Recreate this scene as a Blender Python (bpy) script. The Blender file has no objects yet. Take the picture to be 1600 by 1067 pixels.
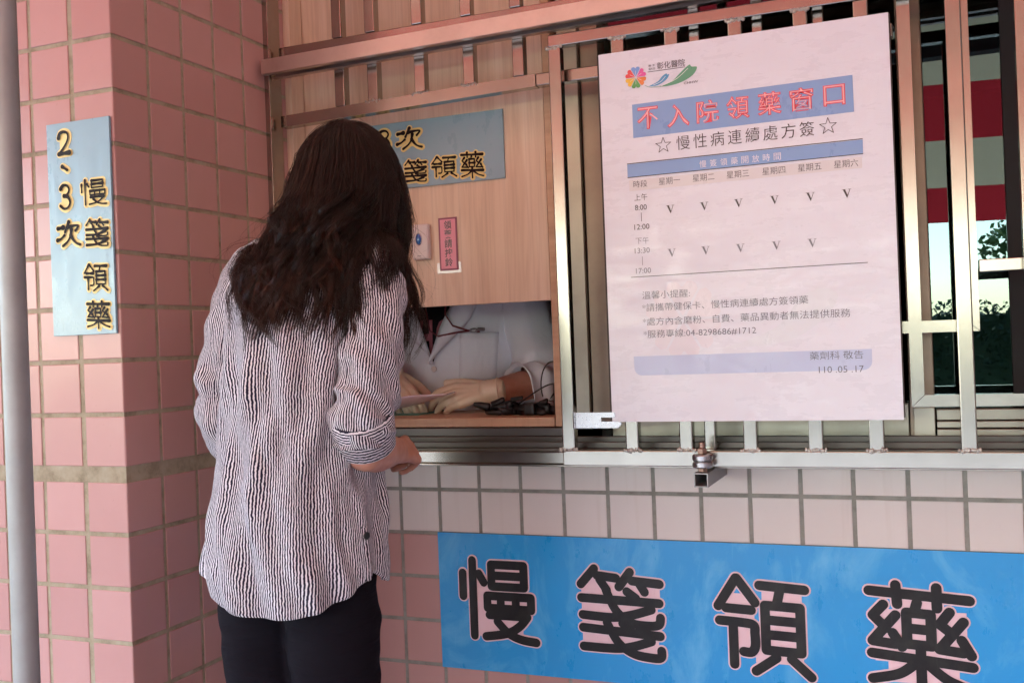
import bpy, bmesh, math, random
import numpy as np
from mathutils import Vector, Matrix, noise
random.seed(7); rng = np.random.default_rng(11)
R = math.radians
scene = bpy.context.scene
COL = scene.collection

# ------------------------------------------------------------------ camera
cd = bpy.data.cameras.new('Camera'); cam = bpy.data.objects.new('Camera', cd); COL.objects.link(cam)
cd.sensor_width = 36.0; cd.lens = 36.0*1607.03/1600; cd.clip_start = 0.05; cd.clip_end = 500
yaw, pitch, roll = -0.38637, 0.00414, -0.03765
f_ = Vector((math.sin(yaw)*math.cos(pitch), math.cos(yaw)*math.cos(pitch), math.sin(pitch)))
r_ = Vector((math.cos(yaw), -math.sin(yaw), 0)); u_ = r_.cross(f_)
r2 = r_*math.cos(roll)+u_*math.sin(roll); u2 = -r_*math.sin(roll)+u_*math.cos(roll)
mw = Matrix((r2, u2, -f_)).transposed().to_4x4(); mw.translation = Vector((1.37985, -1.48423, 1.16956))
cam.matrix_world = mw
scene.camera = cam
# ------------------------------------------------------------------ light
SUN_EL, SUN_AZ = R(60), R(192)          # azimuth clockwise from +y
w = bpy.data.worlds.new('World'); scene.world = w; w.use_nodes = True
nt = w.node_tree; bg = nt.nodes['Background']
sky = nt.nodes.new('ShaderNodeTexSky'); sky.sky_type = 'NISHITA'; sky.sun_disc = False
sky.sun_elevation = SUN_EL; sky.sun_rotation = SUN_AZ; sky.air_density = 1.3; sky.dust_density = .6; sky.ozone_density = 2.5
nt.links.new(sky.outputs[0], bg.inputs[0]); bg.inputs[1].default_value = 0.15
sl = bpy.data.lights.new('Sun', 'SUN'); sl.energy = 2.0; sl.angle = R(0.6); sl.color = (1, .95, .87)
so = bpy.data.objects.new('Sun', sl); COL.objects.link(so)
sd = Vector((math.sin(SUN_AZ)*math.cos(SUN_EL), math.cos(SUN_AZ)*math.cos(SUN_EL), math.sin(SUN_EL)))
so.rotation_euler = sd.to_track_quat('Z', 'Y').to_euler(); so.location = (4, -8, 9)
vs = scene.view_settings; vs.view_transform = 'Standard'; vs.look = 'None'; vs.gamma = 1; vs.exposure = 3.36
scene.cycles.use_denoising = True
scene.cycles.max_bounces = 10; scene.cycles.diffuse_bounces = 6; scene.cycles.glossy_bounces = 5
scene.cycles.transmission_bounces = 6; scene.cycles.transparent_max_bounces = 8
scene.cycles.sample_clamp_indirect = 6

# ------------------------------------------------------------------ materials
def nd(t, kind, **kw):
    n = t.nodes.new(kind)
    for k, v in kw.items(): setattr(n, k, v)
    return n
def mat(name, col=(.5, .5, .5), rough=.5, metal=0, spec=.5, coat=0):
    m = bpy.data.materials.new(name); m.use_nodes = True
    b = m.node_tree.nodes['Principled BSDF']
    b.inputs['Base Color'].default_value = (*col, 1); b.inputs['Roughness'].default_value = rough
    b.inputs['Metallic'].default_value = metal; b.inputs['Specular IOR Level'].default_value = spec
    b.inputs['Coat Weight'].default_value = coat; b.inputs['Coat Roughness'].default_value = .12
    return m
def P(m): return m.node_tree, m.node_tree.nodes['Principled BSDF']
def coords(t, scale=(1, 1, 1), out='Object'):
    tc = nd(t, 'ShaderNodeTexCoord'); mp = nd(t, 'ShaderNodeMapping'); mp.inputs['Scale'].default_value = scale
    t.links.new(tc.outputs[out], mp.inputs['Vector']); return mp.outputs[0]
def noise_n(t, vec, scale, detail=3, rough=.55, dist=0):
    n = nd(t, 'ShaderNodeTexNoise'); n.inputs['Scale'].default_value = scale; n.inputs['Detail'].default_value = detail
    n.inputs['Roughness'].default_value = rough; n.inputs['Distortion'].default_value = dist
    if vec is not None: t.links.new(vec, n.inputs['Vector'])
    return n.outputs['Fac']
def ramp(t, fac, stops):
    n = nd(t, 'ShaderNodeValToRGB'); e = n.color_ramp.elements
    while len(e) < len(stops): e.new(.5)
    for el, (p, c) in zip(e, stops): el.position = p; el.color = (*c, 1) if len(c) == 3 else c
    t.links.new(fac, n.inputs[0]); return n.outputs[0]
def mrange(t, fac, a, b, c, d):
    n = nd(t, 'ShaderNodeMapRange'); n.inputs[1].default_value = a; n.inputs[2].default_value = b
    n.inputs[3].default_value = c; n.inputs[4].default_value = d; t.links.new(fac, n.inputs[0]); return n.outputs[0]
def mixc(t, fac, a, b, blend='MIX'):
    n = nd(t, 'ShaderNodeMix', data_type='RGBA', blend_type=blend)
    if isinstance(fac, (int, float)): n.inputs[0].default_value = fac
    else: t.links.new(fac, n.inputs[0])
    for s, v in ((n.inputs[6], a), (n.inputs[7], b)):
        if isinstance(v, tuple): s.default_value = (*v, 1)
        else: t.links.new(v, s)
    return n.outputs[2]
def bump(t, b, h, strength=.3, dist=.002):
    n = nd(t, 'ShaderNodeBump'); n.inputs['Strength'].default_value = strength; n.inputs['Distance'].default_value = dist
    t.links.new(h, n.inputs['Height']); t.links.new(n.outputs[0], b.inputs['Normal'])

def tile_mat(name, c1, c2, rough=.22):
    m = mat(name, c1, rough); t, b = P(m)
    g = nd(t, 'ShaderNodeNewGeometry')
    col = mixc(t, g.outputs['Random Per Island'], c1, c2)
    v = coords(t); n = noise_n(t, v, 14, 4)
    col = mixc(t, mrange(t, n, .3, .75, 0, .10), col, tuple(x*.72 for x in c1))
    n3 = noise_n(t, v, 130, 2)
    col = mixc(t, mrange(t, n3, .70, .76, 0, .15), col, tuple(x*.5 for x in c1))
    n4 = noise_n(t, coords(t, (26, 26, 1.3)), 1.0, 4, .6)
    col = mixc(t, mrange(t, n4, .58, .75, 0, .22), col, (.42, .30, .22))
    t.links.new(col, b.inputs['Base Color'])
    t.links.new(mrange(t, noise_n(t, v, 9, 5), .3, .7, rough-.03, rough+.05), b.inputs['Roughness'])
    bump(t, b, noise_n(t, v, 30, 2), .07, .002)
    return m
M = {}
M['tile'] = tile_mat('glazed pink tile', (.465, .25, .232), (.515, .29, .272))
M['tile_pale'] = tile_mat('pale beige pink tile', (.64, .55, .52), (.69, .60, .57), .3)
m = mat('cement grout', (.20, .165, .11), .9, spec=.2); t, b = P(m); v = coords(t)
t.links.new(ramp(t, noise_n(t, v, 24, 6, .7), [(.3, (.22, .185, .125)), (.5, (.34, .295, .21)), (.75, (.42, .375, .285))]), b.inputs['Base Color'])
bump(t, b, noise_n(t, v, 300, 3), .4, .001); M['grout'] = m
m = mat('grey cement grout', (.2, .19, .17), .9, spec=.2); t, b = P(m); v = coords(t)
t.links.new(ramp(t, noise_n(t, v, 24, 6, .7), [(.3, (.20, .19, .165)), (.55, (.29, .275, .245)), (.75, (.34, .32, .285))]), b.inputs['Base Color'])
bump(t, b, noise_n(t, v, 300, 3), .4, .001); M['grout_grey'] = m

def steel_mat(name, col, rough, sc):
    m = mat(name, col, rough, 1); t, b = P(m); v = coords(t, sc)
    n = noise_n(t, v, 110, 4, .7)
    t.links.new(mrange(t, n, .3, .7, rough-.02, rough+.03), b.inputs['Roughness'])
    v2 = coords(t); n2 = noise_n(t, v2, 11, 5, .65)
    t.links.new(ramp(t, n2, [(.3, tuple(c*.86 for c in col)), (.55, col), (.8, tuple(min(1, c*1.05) for c in col))]), b.inputs['Base Color'])
    return m
M['steel_v'] = steel_mat('brushed stainless upright', (.385, .365, .325), .20, (14, 14, .25))
M['steel_h'] = steel_mat('brushed stainless rail', (.385, .365, .325), .20, (.25, 14, 14))
M['weld'] = steel_mat('welded steel bead', (.46, .44, .41), .36, (3, 3, 3))
t, b = P(M['weld']); bump(t, b, noise_n(t, coords(t), 260, 3), .9, .003)
M['track'] = steel_mat('painted steel track', (.60, .50, .46), .38, (.3, 10, 10))
M['galv'] = steel_mat('galvanised pipe', (.33, .335, .335), .55, (2, 2, .8)); P(M['galv'])[1].inputs['Metallic'].default_value = .55
M['alu'] = steel_mat('anodised aluminium', (.40, .375, .31), .42, (4, 4, .4))
M['alu_brown'] = steel_mat('bronze aluminium', (.30, .24, .19), .42, (4, 4, .4))
M['dark_alu'] = steel_mat('dirty sill track', (.16, .15, .14), .45, (.4, 8, 8))
M['chrome'] = steel_mat('zinc plated plate', (.42, .41, .44), .28, (3, 3, 3))
M['rust'] = steel_mat('rusty bolt', (.36, .24, .20), .5, (3, 3, 3))
M['black'] = mat('black plastic', (.012, .012, .013), .42)
M['black_matt'] = mat('black matt', (.010, .010, .011), .7)
M['edge_shade'] = mat('dark edge shade', (.03, .022, .02), .6)

def wood_mat(name, cs, sc=(26, 26, 1.1)):
    m = mat(name, cs[1], .42); t, b = P(m); v = coords(t, sc)
    n = noise_n(t, v, 1.2, 7, .68, .5); v2 = coords(t, (sc[0]*6, sc[1]*6, sc[2]*2.2)); n2 = noise_n(t, v2, 1.2, 3)
    v3 = coords(t, (6, 6, .9)); n3 = noise_n(t, v3, 1.0, 3, .5, 1.2)
    wv = nd(t, 'ShaderNodeMath', operation='SINE'); mm = nd(t, 'ShaderNodeMath', operation='MULTIPLY'); mm.inputs[1].default_value = 46
    t.links.new(n3, mm.inputs[0]); t.links.new(mm.outputs[0], wv.inputs[0])
    c = ramp(t, n, [(.25, cs[0]), (.5, cs[1]), (.72, cs[2])])
    c = mixc(t, mrange(t, wv.outputs[0], .55, 1, 0, .30), c, cs[0])
    c = mixc(t, mrange(t, n2, .5, .75, 0, .28), c, tuple(x*.66 for x in cs[0]))
    t.links.new(c, b.inputs['Base Color']); bump(t, b, n2, .08, .0006); return m
M['wood'] = wood_mat('beech laminate', ((.60, .41, .28), (.74, .55, .40), (.80, .63, .49)))
M['ledge'] = wood_mat('solid beech strip', ((.46, .27, .16), (.58, .36, .225), (.64, .42, .27)), (1.4, 26, 26))

def film_mat(name, col, rough, wr=.25, sheen_cloud=0, ccol=(1, 1, 1), coat=.35, sc=(5, 5, 2.4)):
    m = mat(name, col, rough, coat=coat); t, b = P(m); v = coords(t, sc)
    n = noise_n(t, v, 2.2, 6, .62, 1.4)
    n2 = noise_n(t, coords(t, (14, 14, 1.6)), 2.0, 4, .6, .8)
    add = nd(t, 'ShaderNodeMath', operation='ADD'); t.links.new(n, add.inputs[0]); t.links.new(n2, add.inputs[1])
    bp = nd(t, 'ShaderNodeBump'); bp.inputs['Strength'].default_value = wr; bp.inputs['Distance'].default_value = .012
    t.links.new(add.outputs[0], bp.inputs['Height'])
    t.links.new(bp.outputs[0], b.inputs['Coat Normal'])
    t.links.new(mrange(t, noise_n(t, v, 3.2, 6, .7), .35, .65, max(.05, rough-.12), rough+.2), b.inputs['Roughness'])
    if sheen_cloud:
        f = mrange(t, noise_n(t, coords(t, (3.2, 3.2, 2.0)), 1.9, 8, .66, 1.7), .50, .70, 0, sheen_cloud)
        c = mixc(t, f, col, ccol)  # lighter clouds in the base colour paint the film's reflected sheen
        s = noise_n(t, coords(t, (60, 60, 3.5)), 1.5, 3, .6, .5)
        c = mixc(t, mrange(t, s, .68, .75, 0, .30), c, ccol)
        t.links.new(c, b.inputs['Base Color'])
    return m
M['banner'] = film_mat('laminated blue vinyl', (.010, .30, .70), .33, .60, .75, (.12, .47, .80))
M['banner_pink'] = film_mat('pink vinyl', (.80, .54, .59), .35, .3)
M['banner_black'] = film_mat('black vinyl print', (.012, .010, .012), .4, .35, .5, (.045, .048, .04), .12)
P(M['banner_black'])[1].inputs['Specular IOR Level'].default_value = .28
M['signblue'] = film_mat('pale blue sign sheet', (.23, .385, .465), .3, .15, .3, (.29, .45, .53))
M['sign_yellow'] = film_mat('yellow print', (.82, .66, .25), .45, .1, coat=.05)
M['sign_black'] = film_mat('black sign print', (.012, .006, .005), .55, .1, 0, coat=.0); P(M['sign_black'])[1].inputs['Specular IOR Level'].default_value = .2
M['poster'] = film_mat('laminated poster paper', (.68, .69, .77), .28, 1.0, .06, (.74, .75, .82), .8, (3, 3, 9))
def printm(name, c, wr=.2): return film_mat(name, c, .34, wr, coat=.4)
M['p_blue'] = printm('print blue', (.20, .34, .60)); M['p_red'] = printm('print red', (.72, .07, .10))
M['p_pink'] = printm('print pink', (.85, .42, .44)); M['p_ink'] = printm('print ink', (.035, .025, .03))
M['p_ink2'] = printm('print faded ink', (.13, .12, .16))
M['p_pale'] = printm('print pale lettering', (.72, .70, .76)); M['p_band'] = printm('print grey band', (.65, .63, .65))
M['p_strip'] = printm('print pale blue strip', (.47, .53, .72)); M['p_green'] = printm('print green', (.10, .32, .19))
M['p_sky'] = printm('print mid blue', (.08, .30, .52)); M['p_white'] = printm('print white', (.85, .85, .85))
for k, c in dict(pet0=(.17, .33, .68), pet1=(.72, .10, .35), pet2=(.75, .22, .05), pet3=(.10, .36, .10), pet4=(.80, .50, .05), pet5=(.72, .07, .07)).items(): M[k] = printm('petal '+k[-1], c)
for k, c in dict(wm0=(.675, .635, .70), wm1=(.71, .61, .56), wm2=(.65, .67, .735)).items(): M[k] = printm('faint print '+k[-1], c)
M['label_pink'] = mat('pink paper label', (.80, .30, .40), .4); M['label_border'] = mat('purple label border', (.26, .05, .10), .4)
M['tape'] = mat('clear tape', (.70, .62, .60), .2, coat=.6)
M['white_plastic'] = mat('off white plastic', (.72, .63, .62), .32)
M['blue_btn'] = mat('blue button', (.01, .12, .42), .12, coat=1)

m = mat('skin', (.50, .24, .165), .5); t, b = P(m)
b.inputs['Subsurface Weight'].default_value = .12; b.inputs['Subsurface Radius'].default_value = (.012, .005, .003); b.inputs['Subsurface Scale'].default_value = 1
t.links.new(ramp(t, noise_n(t, coords(t), 34, 5), [(.3, (.44, .19, .125)), (.6, (.53, .26, .185))]), b.inputs['Base Color'])
bump(t, b, noise_n(t, coords(t), 420, 3), .18, .0008); M['skin'] = m
m = mat('latex glove', (.76, .64, .48), .45); t, b = P(m); b.inputs['Subsurface Weight'].default_value = .1; b.inputs['Subsurface Radius'].default_value = (.006, .004, .003)
bump(t, b, noise_n(t, coords(t), 90, 4, .6, .8), .35, .0015); M['glove'] = m
m = mat('dark brown hair', (.02, .01, .007), .29); t, b = P(m)
at = nd(t, 'ShaderNodeAttribute', attribute_name='tint')
t.links.new(ramp(t, at.outputs['Fac'], [(0, (.010, .005, .004)), (.5, (.026, .012, .008)), (1, (.11, .042, .024))]), b.inputs['Base Color'])
b.inputs['Specular IOR Level'].default_value = .35; M['hair'] = m
m = mat('black trousers', (.008, .0065, .010), .85, spec=.08); t, b = P(m)
bump(t, b, noise_n(t, coords(t, (6, 6, 22)), 1.6, 4, .5, .8), .7, .01); M['trousers'] = m
m = mat('striped seersucker', (.7, .7, .7), .8, spec=.2); t, b = P(m)
uvn = nd(t, 'ShaderNodeUVMap'); uvn.uv_map = 'UVMap'
sx = nd(t, 'ShaderNodeSeparateXYZ'); t.links.new(uvn.outputs[0], sx.inputs[0])
mp = nd(t, 'ShaderNodeMapping'); mp.inputs['Scale'].default_value = (.5, 105, 1); t.links.new(uvn.outputs[0], mp.inputs[0])
nz = noise_n(t, mp.outputs[0], 1.0, 2.5, .6)
mp2 = nd(t, 'ShaderNodeMapping'); mp2.inputs['Scale'].default_value = (.06, 11, 1); t.links.new(uvn.outputs[0], mp2.inputs[0])
nz2 = noise_n(t, mp2.outputs[0], 1.0, 2, .5)
def math_n(op, a, b_):
    n = nd(t, 'ShaderNodeMath', operation=op)
    for i, q in enumerate((a, b_)):
        if q is None: continue
        if isinstance(q, (int, float)): n.inputs[i].default_value = q
        else: t.links.new(q, n.inputs[i])
    return n.outputs[0]
ph = math_n('ADD', sx.outputs[0], math_n('MULTIPLY', math_n('SUBTRACT', nz, .5), .95))
ph = math_n('ADD', ph, math_n('MULTIPLY', math_n('SUBTRACT', nz2, .5), 1.6))
tri = math_n('ABSOLUTE', math_n('SUBTRACT', math_n('FRACT', ph, None), .5), None)
wid = math_n('ADD', tri, math_n('MULTIPLY', math_n('SUBTRACT', noise_n(t, mp.outputs[0], 2.3, 2), .5), .12))
fac = mrange(t, wid, .195, .25, 0, 1)
t.links.new(mixc(t, fac, (.68, .645, .70), (.013, .010, .028)), b.inputs['Base Color'])
bump(t, b, tri, .35, .002); b.inputs['Sheen Weight'].default_value = .12; M['shirt'] = m
m = mat('white cotton coat', (.87, .89, .96), .8, spec=.2); t, b = P(m)
bump(t, b, noise_n(t, coords(t, (3, 3, 2)), 4.2, 4, .5, 1.2), .45, .012); b.inputs['Sheen Weight'].default_value = .15; M['coat'] = m
M['tshirt'] = mat('black t-shirt', (.008, .007, .009), .8, spec=.2)
M['glitter'] = mat('pink glitter print', (.50, .16, .20), .35); t, b = P(M['glitter']); bump(t, b, noise_n(t, coords(t), 900, 1), 1, .003)
M['lanyard'] = mat('dark red lanyard', (.16, .012, .02), .5)
M['white_eye'] = mat('eye white', (.7, .68, .66), .2); M['iris'] = mat('dark iris', (.02, .012, .01), .15)
M['paperpink'] = mat('pinkish prescription bag', (.88, .76, .82), .6)
M['green_card'] = mat('green cutting mat', (.12, .30, .24), .5)
M['interior'] = mat('interior paint', (.07, .065, .06), .8); M['interior_light'] = mat('interior plaster', (.30, .29, .27), .8); M['blocker'] = mat('wing wall render', (.34, .30, .29), .8)
M['painted_wall'] = mat('painted plaster', (.45, .40, .36), .85)
m = mat('concrete pavement', (.36, .34, .31), .85); t, b = P(m)
t.links.new(ramp(t, noise_n(t, coords(t), 2.5, 8, .65), [(.3, (.38, .38, .39)), (.7, (.47, .47, .48))]), b.inputs['Base Color']); M['pavement'] = m
m = mat('asphalt', (.05, .05, .052), .85); t, b = P(m)
t.links.new(ramp(t, noise_n(t, coords(t), 60, 4), [(.3, (.035, .035, .036)), (.7, (.075, .074, .072))]), b.inputs['Base Color']); M['asphalt'] = m
m = mat('leaf', (.06, .11, .03), .6); t, b = P(m); g = nd(t, 'ShaderNodeNewGeometry')
t.links.new(mixc(t, g.outputs['Random Per Island'], (.035, .075, .018), (.13, .20, .05)), b.inputs['Base Color']); M['leaf'] = m
m = mat('hedge leaf', (.03, .06, .02), .7); t, b = P(m); g = nd(t, 'ShaderNodeNewGeometry')
t.links.new(mixc(t, g.outputs['Random Per Island'], (.012, .028, .010), (.035, .065, .022)), b.inputs['Base Color']); M['hedge'] = m
M['bark'] = mat('bark', (.12, .09, .06), .9)
# window pane: thin dark tinted reflective film
m = bpy.data.materials.new('tinted window film'); m.use_nodes = True; t = m.node_tree; t.nodes.clear()
o = nd(t, 'ShaderNodeOutputMaterial'); mx = nd(t, 'ShaderNodeMixShader'); tr = nd(t, 'ShaderNodeBsdfTransparent'); gl = nd(t, 'ShaderNodeBsdfGlossy')
tr.inputs[0].default_value = (.30, .34, .32, 1); gl.inputs[0].default_value = (.62, .84, .86, 1); gl.inputs['Roughness'].default_value = .004
fr = nd(t, 'ShaderNodeFresnel'); fr.inputs[0].default_value = 1.5
t.links.new(mrange(t, fr.outputs[0], 0, 1, .085, 1), mx.inputs[0])
t.links.new(tr.outputs[0], mx.inputs[1]); t.links.new(gl.outputs[0], mx.inputs[2]); t.links.new(mx.outputs[0], o.inputs[0]); M['glass'] = m
# awning cloth: translucent stripes running along x
m = bpy.data.materials.new('striped awning cloth'); m.use_nodes = True; t = m.node_tree; t.nodes.clear()
o = nd(t, 'ShaderNodeOutputMaterial'); mx = nd(t, 'ShaderNodeMixShader'); df = nd(t, 'ShaderNodeBsdfDiffuse'); tl = nd(t, 'ShaderNodeBsdfTranslucent')
uv = nd(t, 'ShaderNodeUVMap'); uv.uv_map = 'UVMap'; sx = nd(t, 'ShaderNodeSeparateXYZ'); t.links.new(uv.outputs[0], sx.inputs[0])
st = nd(t, 'ShaderNodeMath', operation='GREATER_THAN'); st.inputs[1].default_value = .5
fr = nd(t, 'ShaderNodeMath', operation='FRACT'); t.links.new(sx.outputs[1], fr.inputs[0]); t.links.new(fr.outputs[0], st.inputs[0])
c1 = mixc(t, st.outputs[0], (.55, .030, .040), (.66, .52, .35)); t.links.new(c1, df.inputs[0]); t.links.new(c1, tl.inputs[0])
mx.inputs[0].default_value = .15; t.links.new(df.outputs[0], mx.inputs[1]); t.links.new(tl.outputs[0], mx.inputs[2]); t.links.new(mx.outputs[0], o.inputs[0]); M['awning'] = m

# ------------------------------------------------------------------ mesh helpers
class MB:
    """collects verts/faces (world coordinates); faces may carry per-corner uvs and a material slot"""
    def __init__(s): s.v = []; s.f = []; s.uv = []; s.mi = []; s.smooth = []
    def add(s, vs, fs, uvs=None, mi=0, smooth=False):
        o = len(s.v); s.v += [tuple(q) for q in vs]
        for i, f in enumerate(fs):
            s.f.append(tuple(o+j for j in f)); s.mi.append(mi); s.smooth.append(smooth)
            s.uv.append(uvs[i] if uvs else None)
        return s
    def box(s, x0, x1, y0, y1, z0, z1, c=0.0, mi=0):
        """box with chamfer c"""
        if c <= 0:
            v = [(x, y, z) for x in (x0, x1) for y in (y0, y1) for z in (z0, z1)]
            f = [(0, 1, 3, 2), (4, 6, 7, 5), (0, 4, 5, 1), (2, 3, 7, 6), (0, 2, 6, 4), (1, 5, 7, 3)]
            return s.add(v, f, mi=mi)
        bm = bmesh.new(); bmesh.ops.create_cube(bm, size=1)
        for q in bm.verts: q.co = ((x0+x1)/2+q.co.x*(x1-x0), (y0+y1)/2+q.co.y*(y1-y0), (z0+z1)/2+q.co.z*(z1-z0))
        bmesh.ops.bevel(bm, geom=bm.edges[:], offset=c, segments=2, profile=.5, affect='EDGES', clamp_overlap=True)
        bm.verts.index_update()
        s.add([q.co[:] for q in bm.verts], [[q.index for q in f.verts] for f in bm.faces], mi=mi); bm.free(); return s
    def tube(s, pts, rad, n=12, cap=True, mi=0, uv=None, smooth=True, up=(0, 0, 1), flat=None):
        """swept round tube; flat=(a,b) scales cross section along frame axes; uv=(ufun) u=angle, v=length"""
        pts = [Vector(q) for q in pts]; k = len(pts)
        if isinstance(rad, (int, float)): rad = [rad]*k
        T = [(pts[min(i+1, k-1)]-pts[max(i-1, 0)]).normalized() for i in range(k)]
        u = Vector(up); u = (u-T[0]*u.dot(T[0]))
        if u.length < 1e-4: u = T[0].orthogonal()
        u.normalize(); vs = []; L = [0]
        for i in range(k):
            if i: u = (u-T[i]*u.dot(T[i])); u.normalize(); L.append(L[-1]+(pts[i]-pts[i-1]).length)
            w_ = T[i].cross(u); a, b_ = flat or (1, 1)
            for j in range(n):
                A = 2*math.pi*j/n; vs.append(pts[i]+(u*math.cos(A)*a+w_*math.sin(A)*b_)*rad[i])
        fs = []; us = []
        for i in range(k-1):
            for j in range(n):
                j2 = (j+1) % n; fs.append((i*n+j, i*n+j2, (i+1)*n+j2, (i+1)*n+j))
                if uv: us.append([(uv*j/n, L[i]), (uv*(j+1)/n, L[i]), (uv*(j+1)/n, L[i+1]), (uv*j/n, L[i+1])])
        if cap:
            for e, i, sg in ((0, 0, -1), (1, k-1, 1)):
                c = len(vs); vs.append(pts[i]+T[i]*sg*rad[i]*.55)
                r1 = []
                for j in range(n):
                    r1.append(len(vs)); vs.append(pts[i]+(vs[i*n+j]-pts[i])*.8+T[i]*sg*rad[i]*.38)
                for j in range(n):
                    j2 = (j+1) % n
                    q = (i*n+j, i*n+j2, r1[j2], r1[j]); q3 = (r1[j], r1[j2], c)
                    if sg < 0: q = q[::-1]; q3 = q3[::-1]
                    fs += [q, q3]
                    if uv: us += [[(uv*j/n, L[i])]*4, [(uv*j/n, L[i])]*3]
        return s.add(vs, fs, us if uv else None, mi, smooth)
    def ball(s, c, r, n=16, m=10, mi=0, rot=None):
        vs = []; fs = []; c = Vector(c)
        for i in range(m+1):
            th = math.pi*i/m
            for j in range(n):
                A = 2*math.pi*j/n; q = Vector((r[0]*math.sin(th)*math.cos(A), r[1]*math.sin(th)*math.sin(A), r[2]*math.cos(th)))
                vs.append(c+(rot @ q if rot else q))
        for i in range(m):
            for j in range(n): fs.append((i*n+j, (i+1)*n+j, (i+1)*n+(j+1) % n, i*n+(j+1) % n))
        return s.add(vs, fs, mi=mi, smooth=True)
    def cyl(s, c0, c1, r, n=20, mi=0):
        c0 = Vector(c0); c1 = Vector(c1); d = (c1-c0).normalized(); u = d.orthogonal().normalized(); w_ = d.cross(u)
        ch = min(r*.12, (c1-c0).length*.3); rings = [(c0, r-ch), (c0+d*ch, r), (c1-d*ch, r), (c1, r-ch)]
        vs = [c+(u*math.cos(2*math.pi*j/n)+w_*math.sin(2*math.pi*j/n))*rr for c, rr in rings for j in range(n)]
        for i in range(3): s.add(vs[i*n:(i+2)*n], [(j, (j+1) % n, n+(j+1) % n, n+j) for j in range(n)], mi=mi, smooth=(n > 8 and i == 1))
        s.add(vs[:n], [tuple(range(n))[::-1]], mi=mi); s.add(vs[-n:], [tuple(range(n))], mi=mi); return s
    def poly(s, pts, y, mi=0):
        """flat polygon facing -y from (x,z) points"""
        a = sum(pts[i][0]*pts[(i+1) % len(pts)][1]-pts[(i+1) % len(pts)][0]*pts[i][1] for i in range(len(pts)))
        if a < 0: pts = pts[::-1]
        return s.add([(x, y, z) for x, z in pts], [tuple(range(len(pts)))], mi=mi)
    def mesh(s, name, mats, base=(0, 0, 0), fix=False):
        me = bpy.data.meshes.new(name)
        va = np.array(s.v, dtype=float)-np.array(base)
        me.from_pydata(va.tolist(), [], s.f)
        for q in mats: me.materials.append(q)
        me.polygons.foreach_set('material_index', s.mi); me.polygons.foreach_set('use_smooth', s.smooth)
        if any(u is not None for u in s.uv):
            ul = me.uv_layers.new(name='UVMap'); arr = []
            for f, u in zip(s.f, s.uv): arr += [c for q in (u or [(0, 0)]*len(f)) for c in q]
            ul.data.foreach_set('uv', arr)
        if fix:
            bm = bmesh.new(); bm.from_mesh(me); bmesh.ops.recalc_face_normals(bm, faces=bm.faces); bm.to_mesh(me); bm.free()
        me.update(); return me
BASE = {}
def tag(o, label=None, cat=None, group=None, kind=None):
    if label: o['label'] = label
    if cat: o['category'] = cat
    if group: o['group'] = group
    if kind: o['kind'] = kind
    return o
def thing(name, base, label, cat, group=None):
    o = bpy.data.objects.new(name, None); o.empty_display_size = .05; COL.objects.link(o); o.location = base
    BASE[o.name] = Vector(base); return tag(o, label, cat, group)
def obj(name, mb, mats, parent=None, base=None, label=None, cat=None, group=None, kind=None, fix=True):
    if not isinstance(mats, (list, tuple)): mats = [mats]
    B = BASE[parent.name] if parent else Vector(base or (0, 0, 0))
    me = mb if isinstance(mb, bpy.types.Mesh) else mb.mesh(name, mats, B, fix)
    o = bpy.data.objects.new(name, me); COL.objects.link(o)
    if parent: o.parent = parent
    else: o.location = B
    BASE[o.name] = B; return tag(o, label, cat, group, kind)
def fuse(mb, voxel, smooth=3, name='body', mats=(), base=(0, 0, 0), seed=0):
    """union of overlapping closed shapes into one continuous surface"""
    me = mb.mesh('tmp', [], base, True); o = bpy.data.objects.new('tmp', me); COL.objects.link(o)
    r = o.modifiers.new('r', 'REMESH'); r.mode = 'VOXEL'; r.voxel_size = voxel; r.use_smooth_shade = True
    s = o.modifiers.new('s', 'SMOOTH'); s.iterations = smooth; s.factor = .5
    dg = bpy.context.evaluated_depsgraph_get(); out = bpy.data.meshes.new_from_object(o.evaluated_get(dg))
    bpy.data.objects.remove(o); out.name = name
    out.materials.clear()
    for q in mats: out.materials.append(q)
    for pl in out.polygons: pl.use_smooth = True
    return out
def text_geo(body, offset=0, size=1.0):
    cu = bpy.data.curves.new('t', 'FONT'); cu.body = body; cu.size = size; cu.offset = offset; cu.resolution_u = 3
    o = bpy.data.objects.new('t', cu); COL.objects.link(o)
    dg = bpy.context.evaluated_depsgraph_get(); e = o.evaluated_get(dg); me = e.to_mesh()
    vs = [(q.co.x, q.co.y) for q in me.vertices]; fs = [tuple(q.vertices) for q in me.polygons]
    e.to_mesh_clear(); bpy.data.objects.remove(o); bpy.data.curves.remove(cu); return vs, fs
def text(mb, body, cx, cz, y, h=None, w=None, offset=0, mi=0, ref=None):
    """text fitted by bounding box: centre (cx,cz), height h and/or width w"""
    vs, fs = text_geo(body, offset)
    rv = text_geo(body, ref)[0] if ref is not None else vs
    x0 = min(q[0] for q in rv); x1 = max(q[0] for q in rv); z0 = min(q[1] for q in rv); z1 = max(q[1] for q in rv)
    sz = h/(z1-z0) if h else None; sx = w/(x1-x0) if w else sz
    if not sz: sz = sx
    mb.add([(cx+(a-(x0+x1)/2)*sx, y, cz+(c-(z0+z1)/2)*sz) for a, c in vs], fs, mi=mi)
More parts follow.
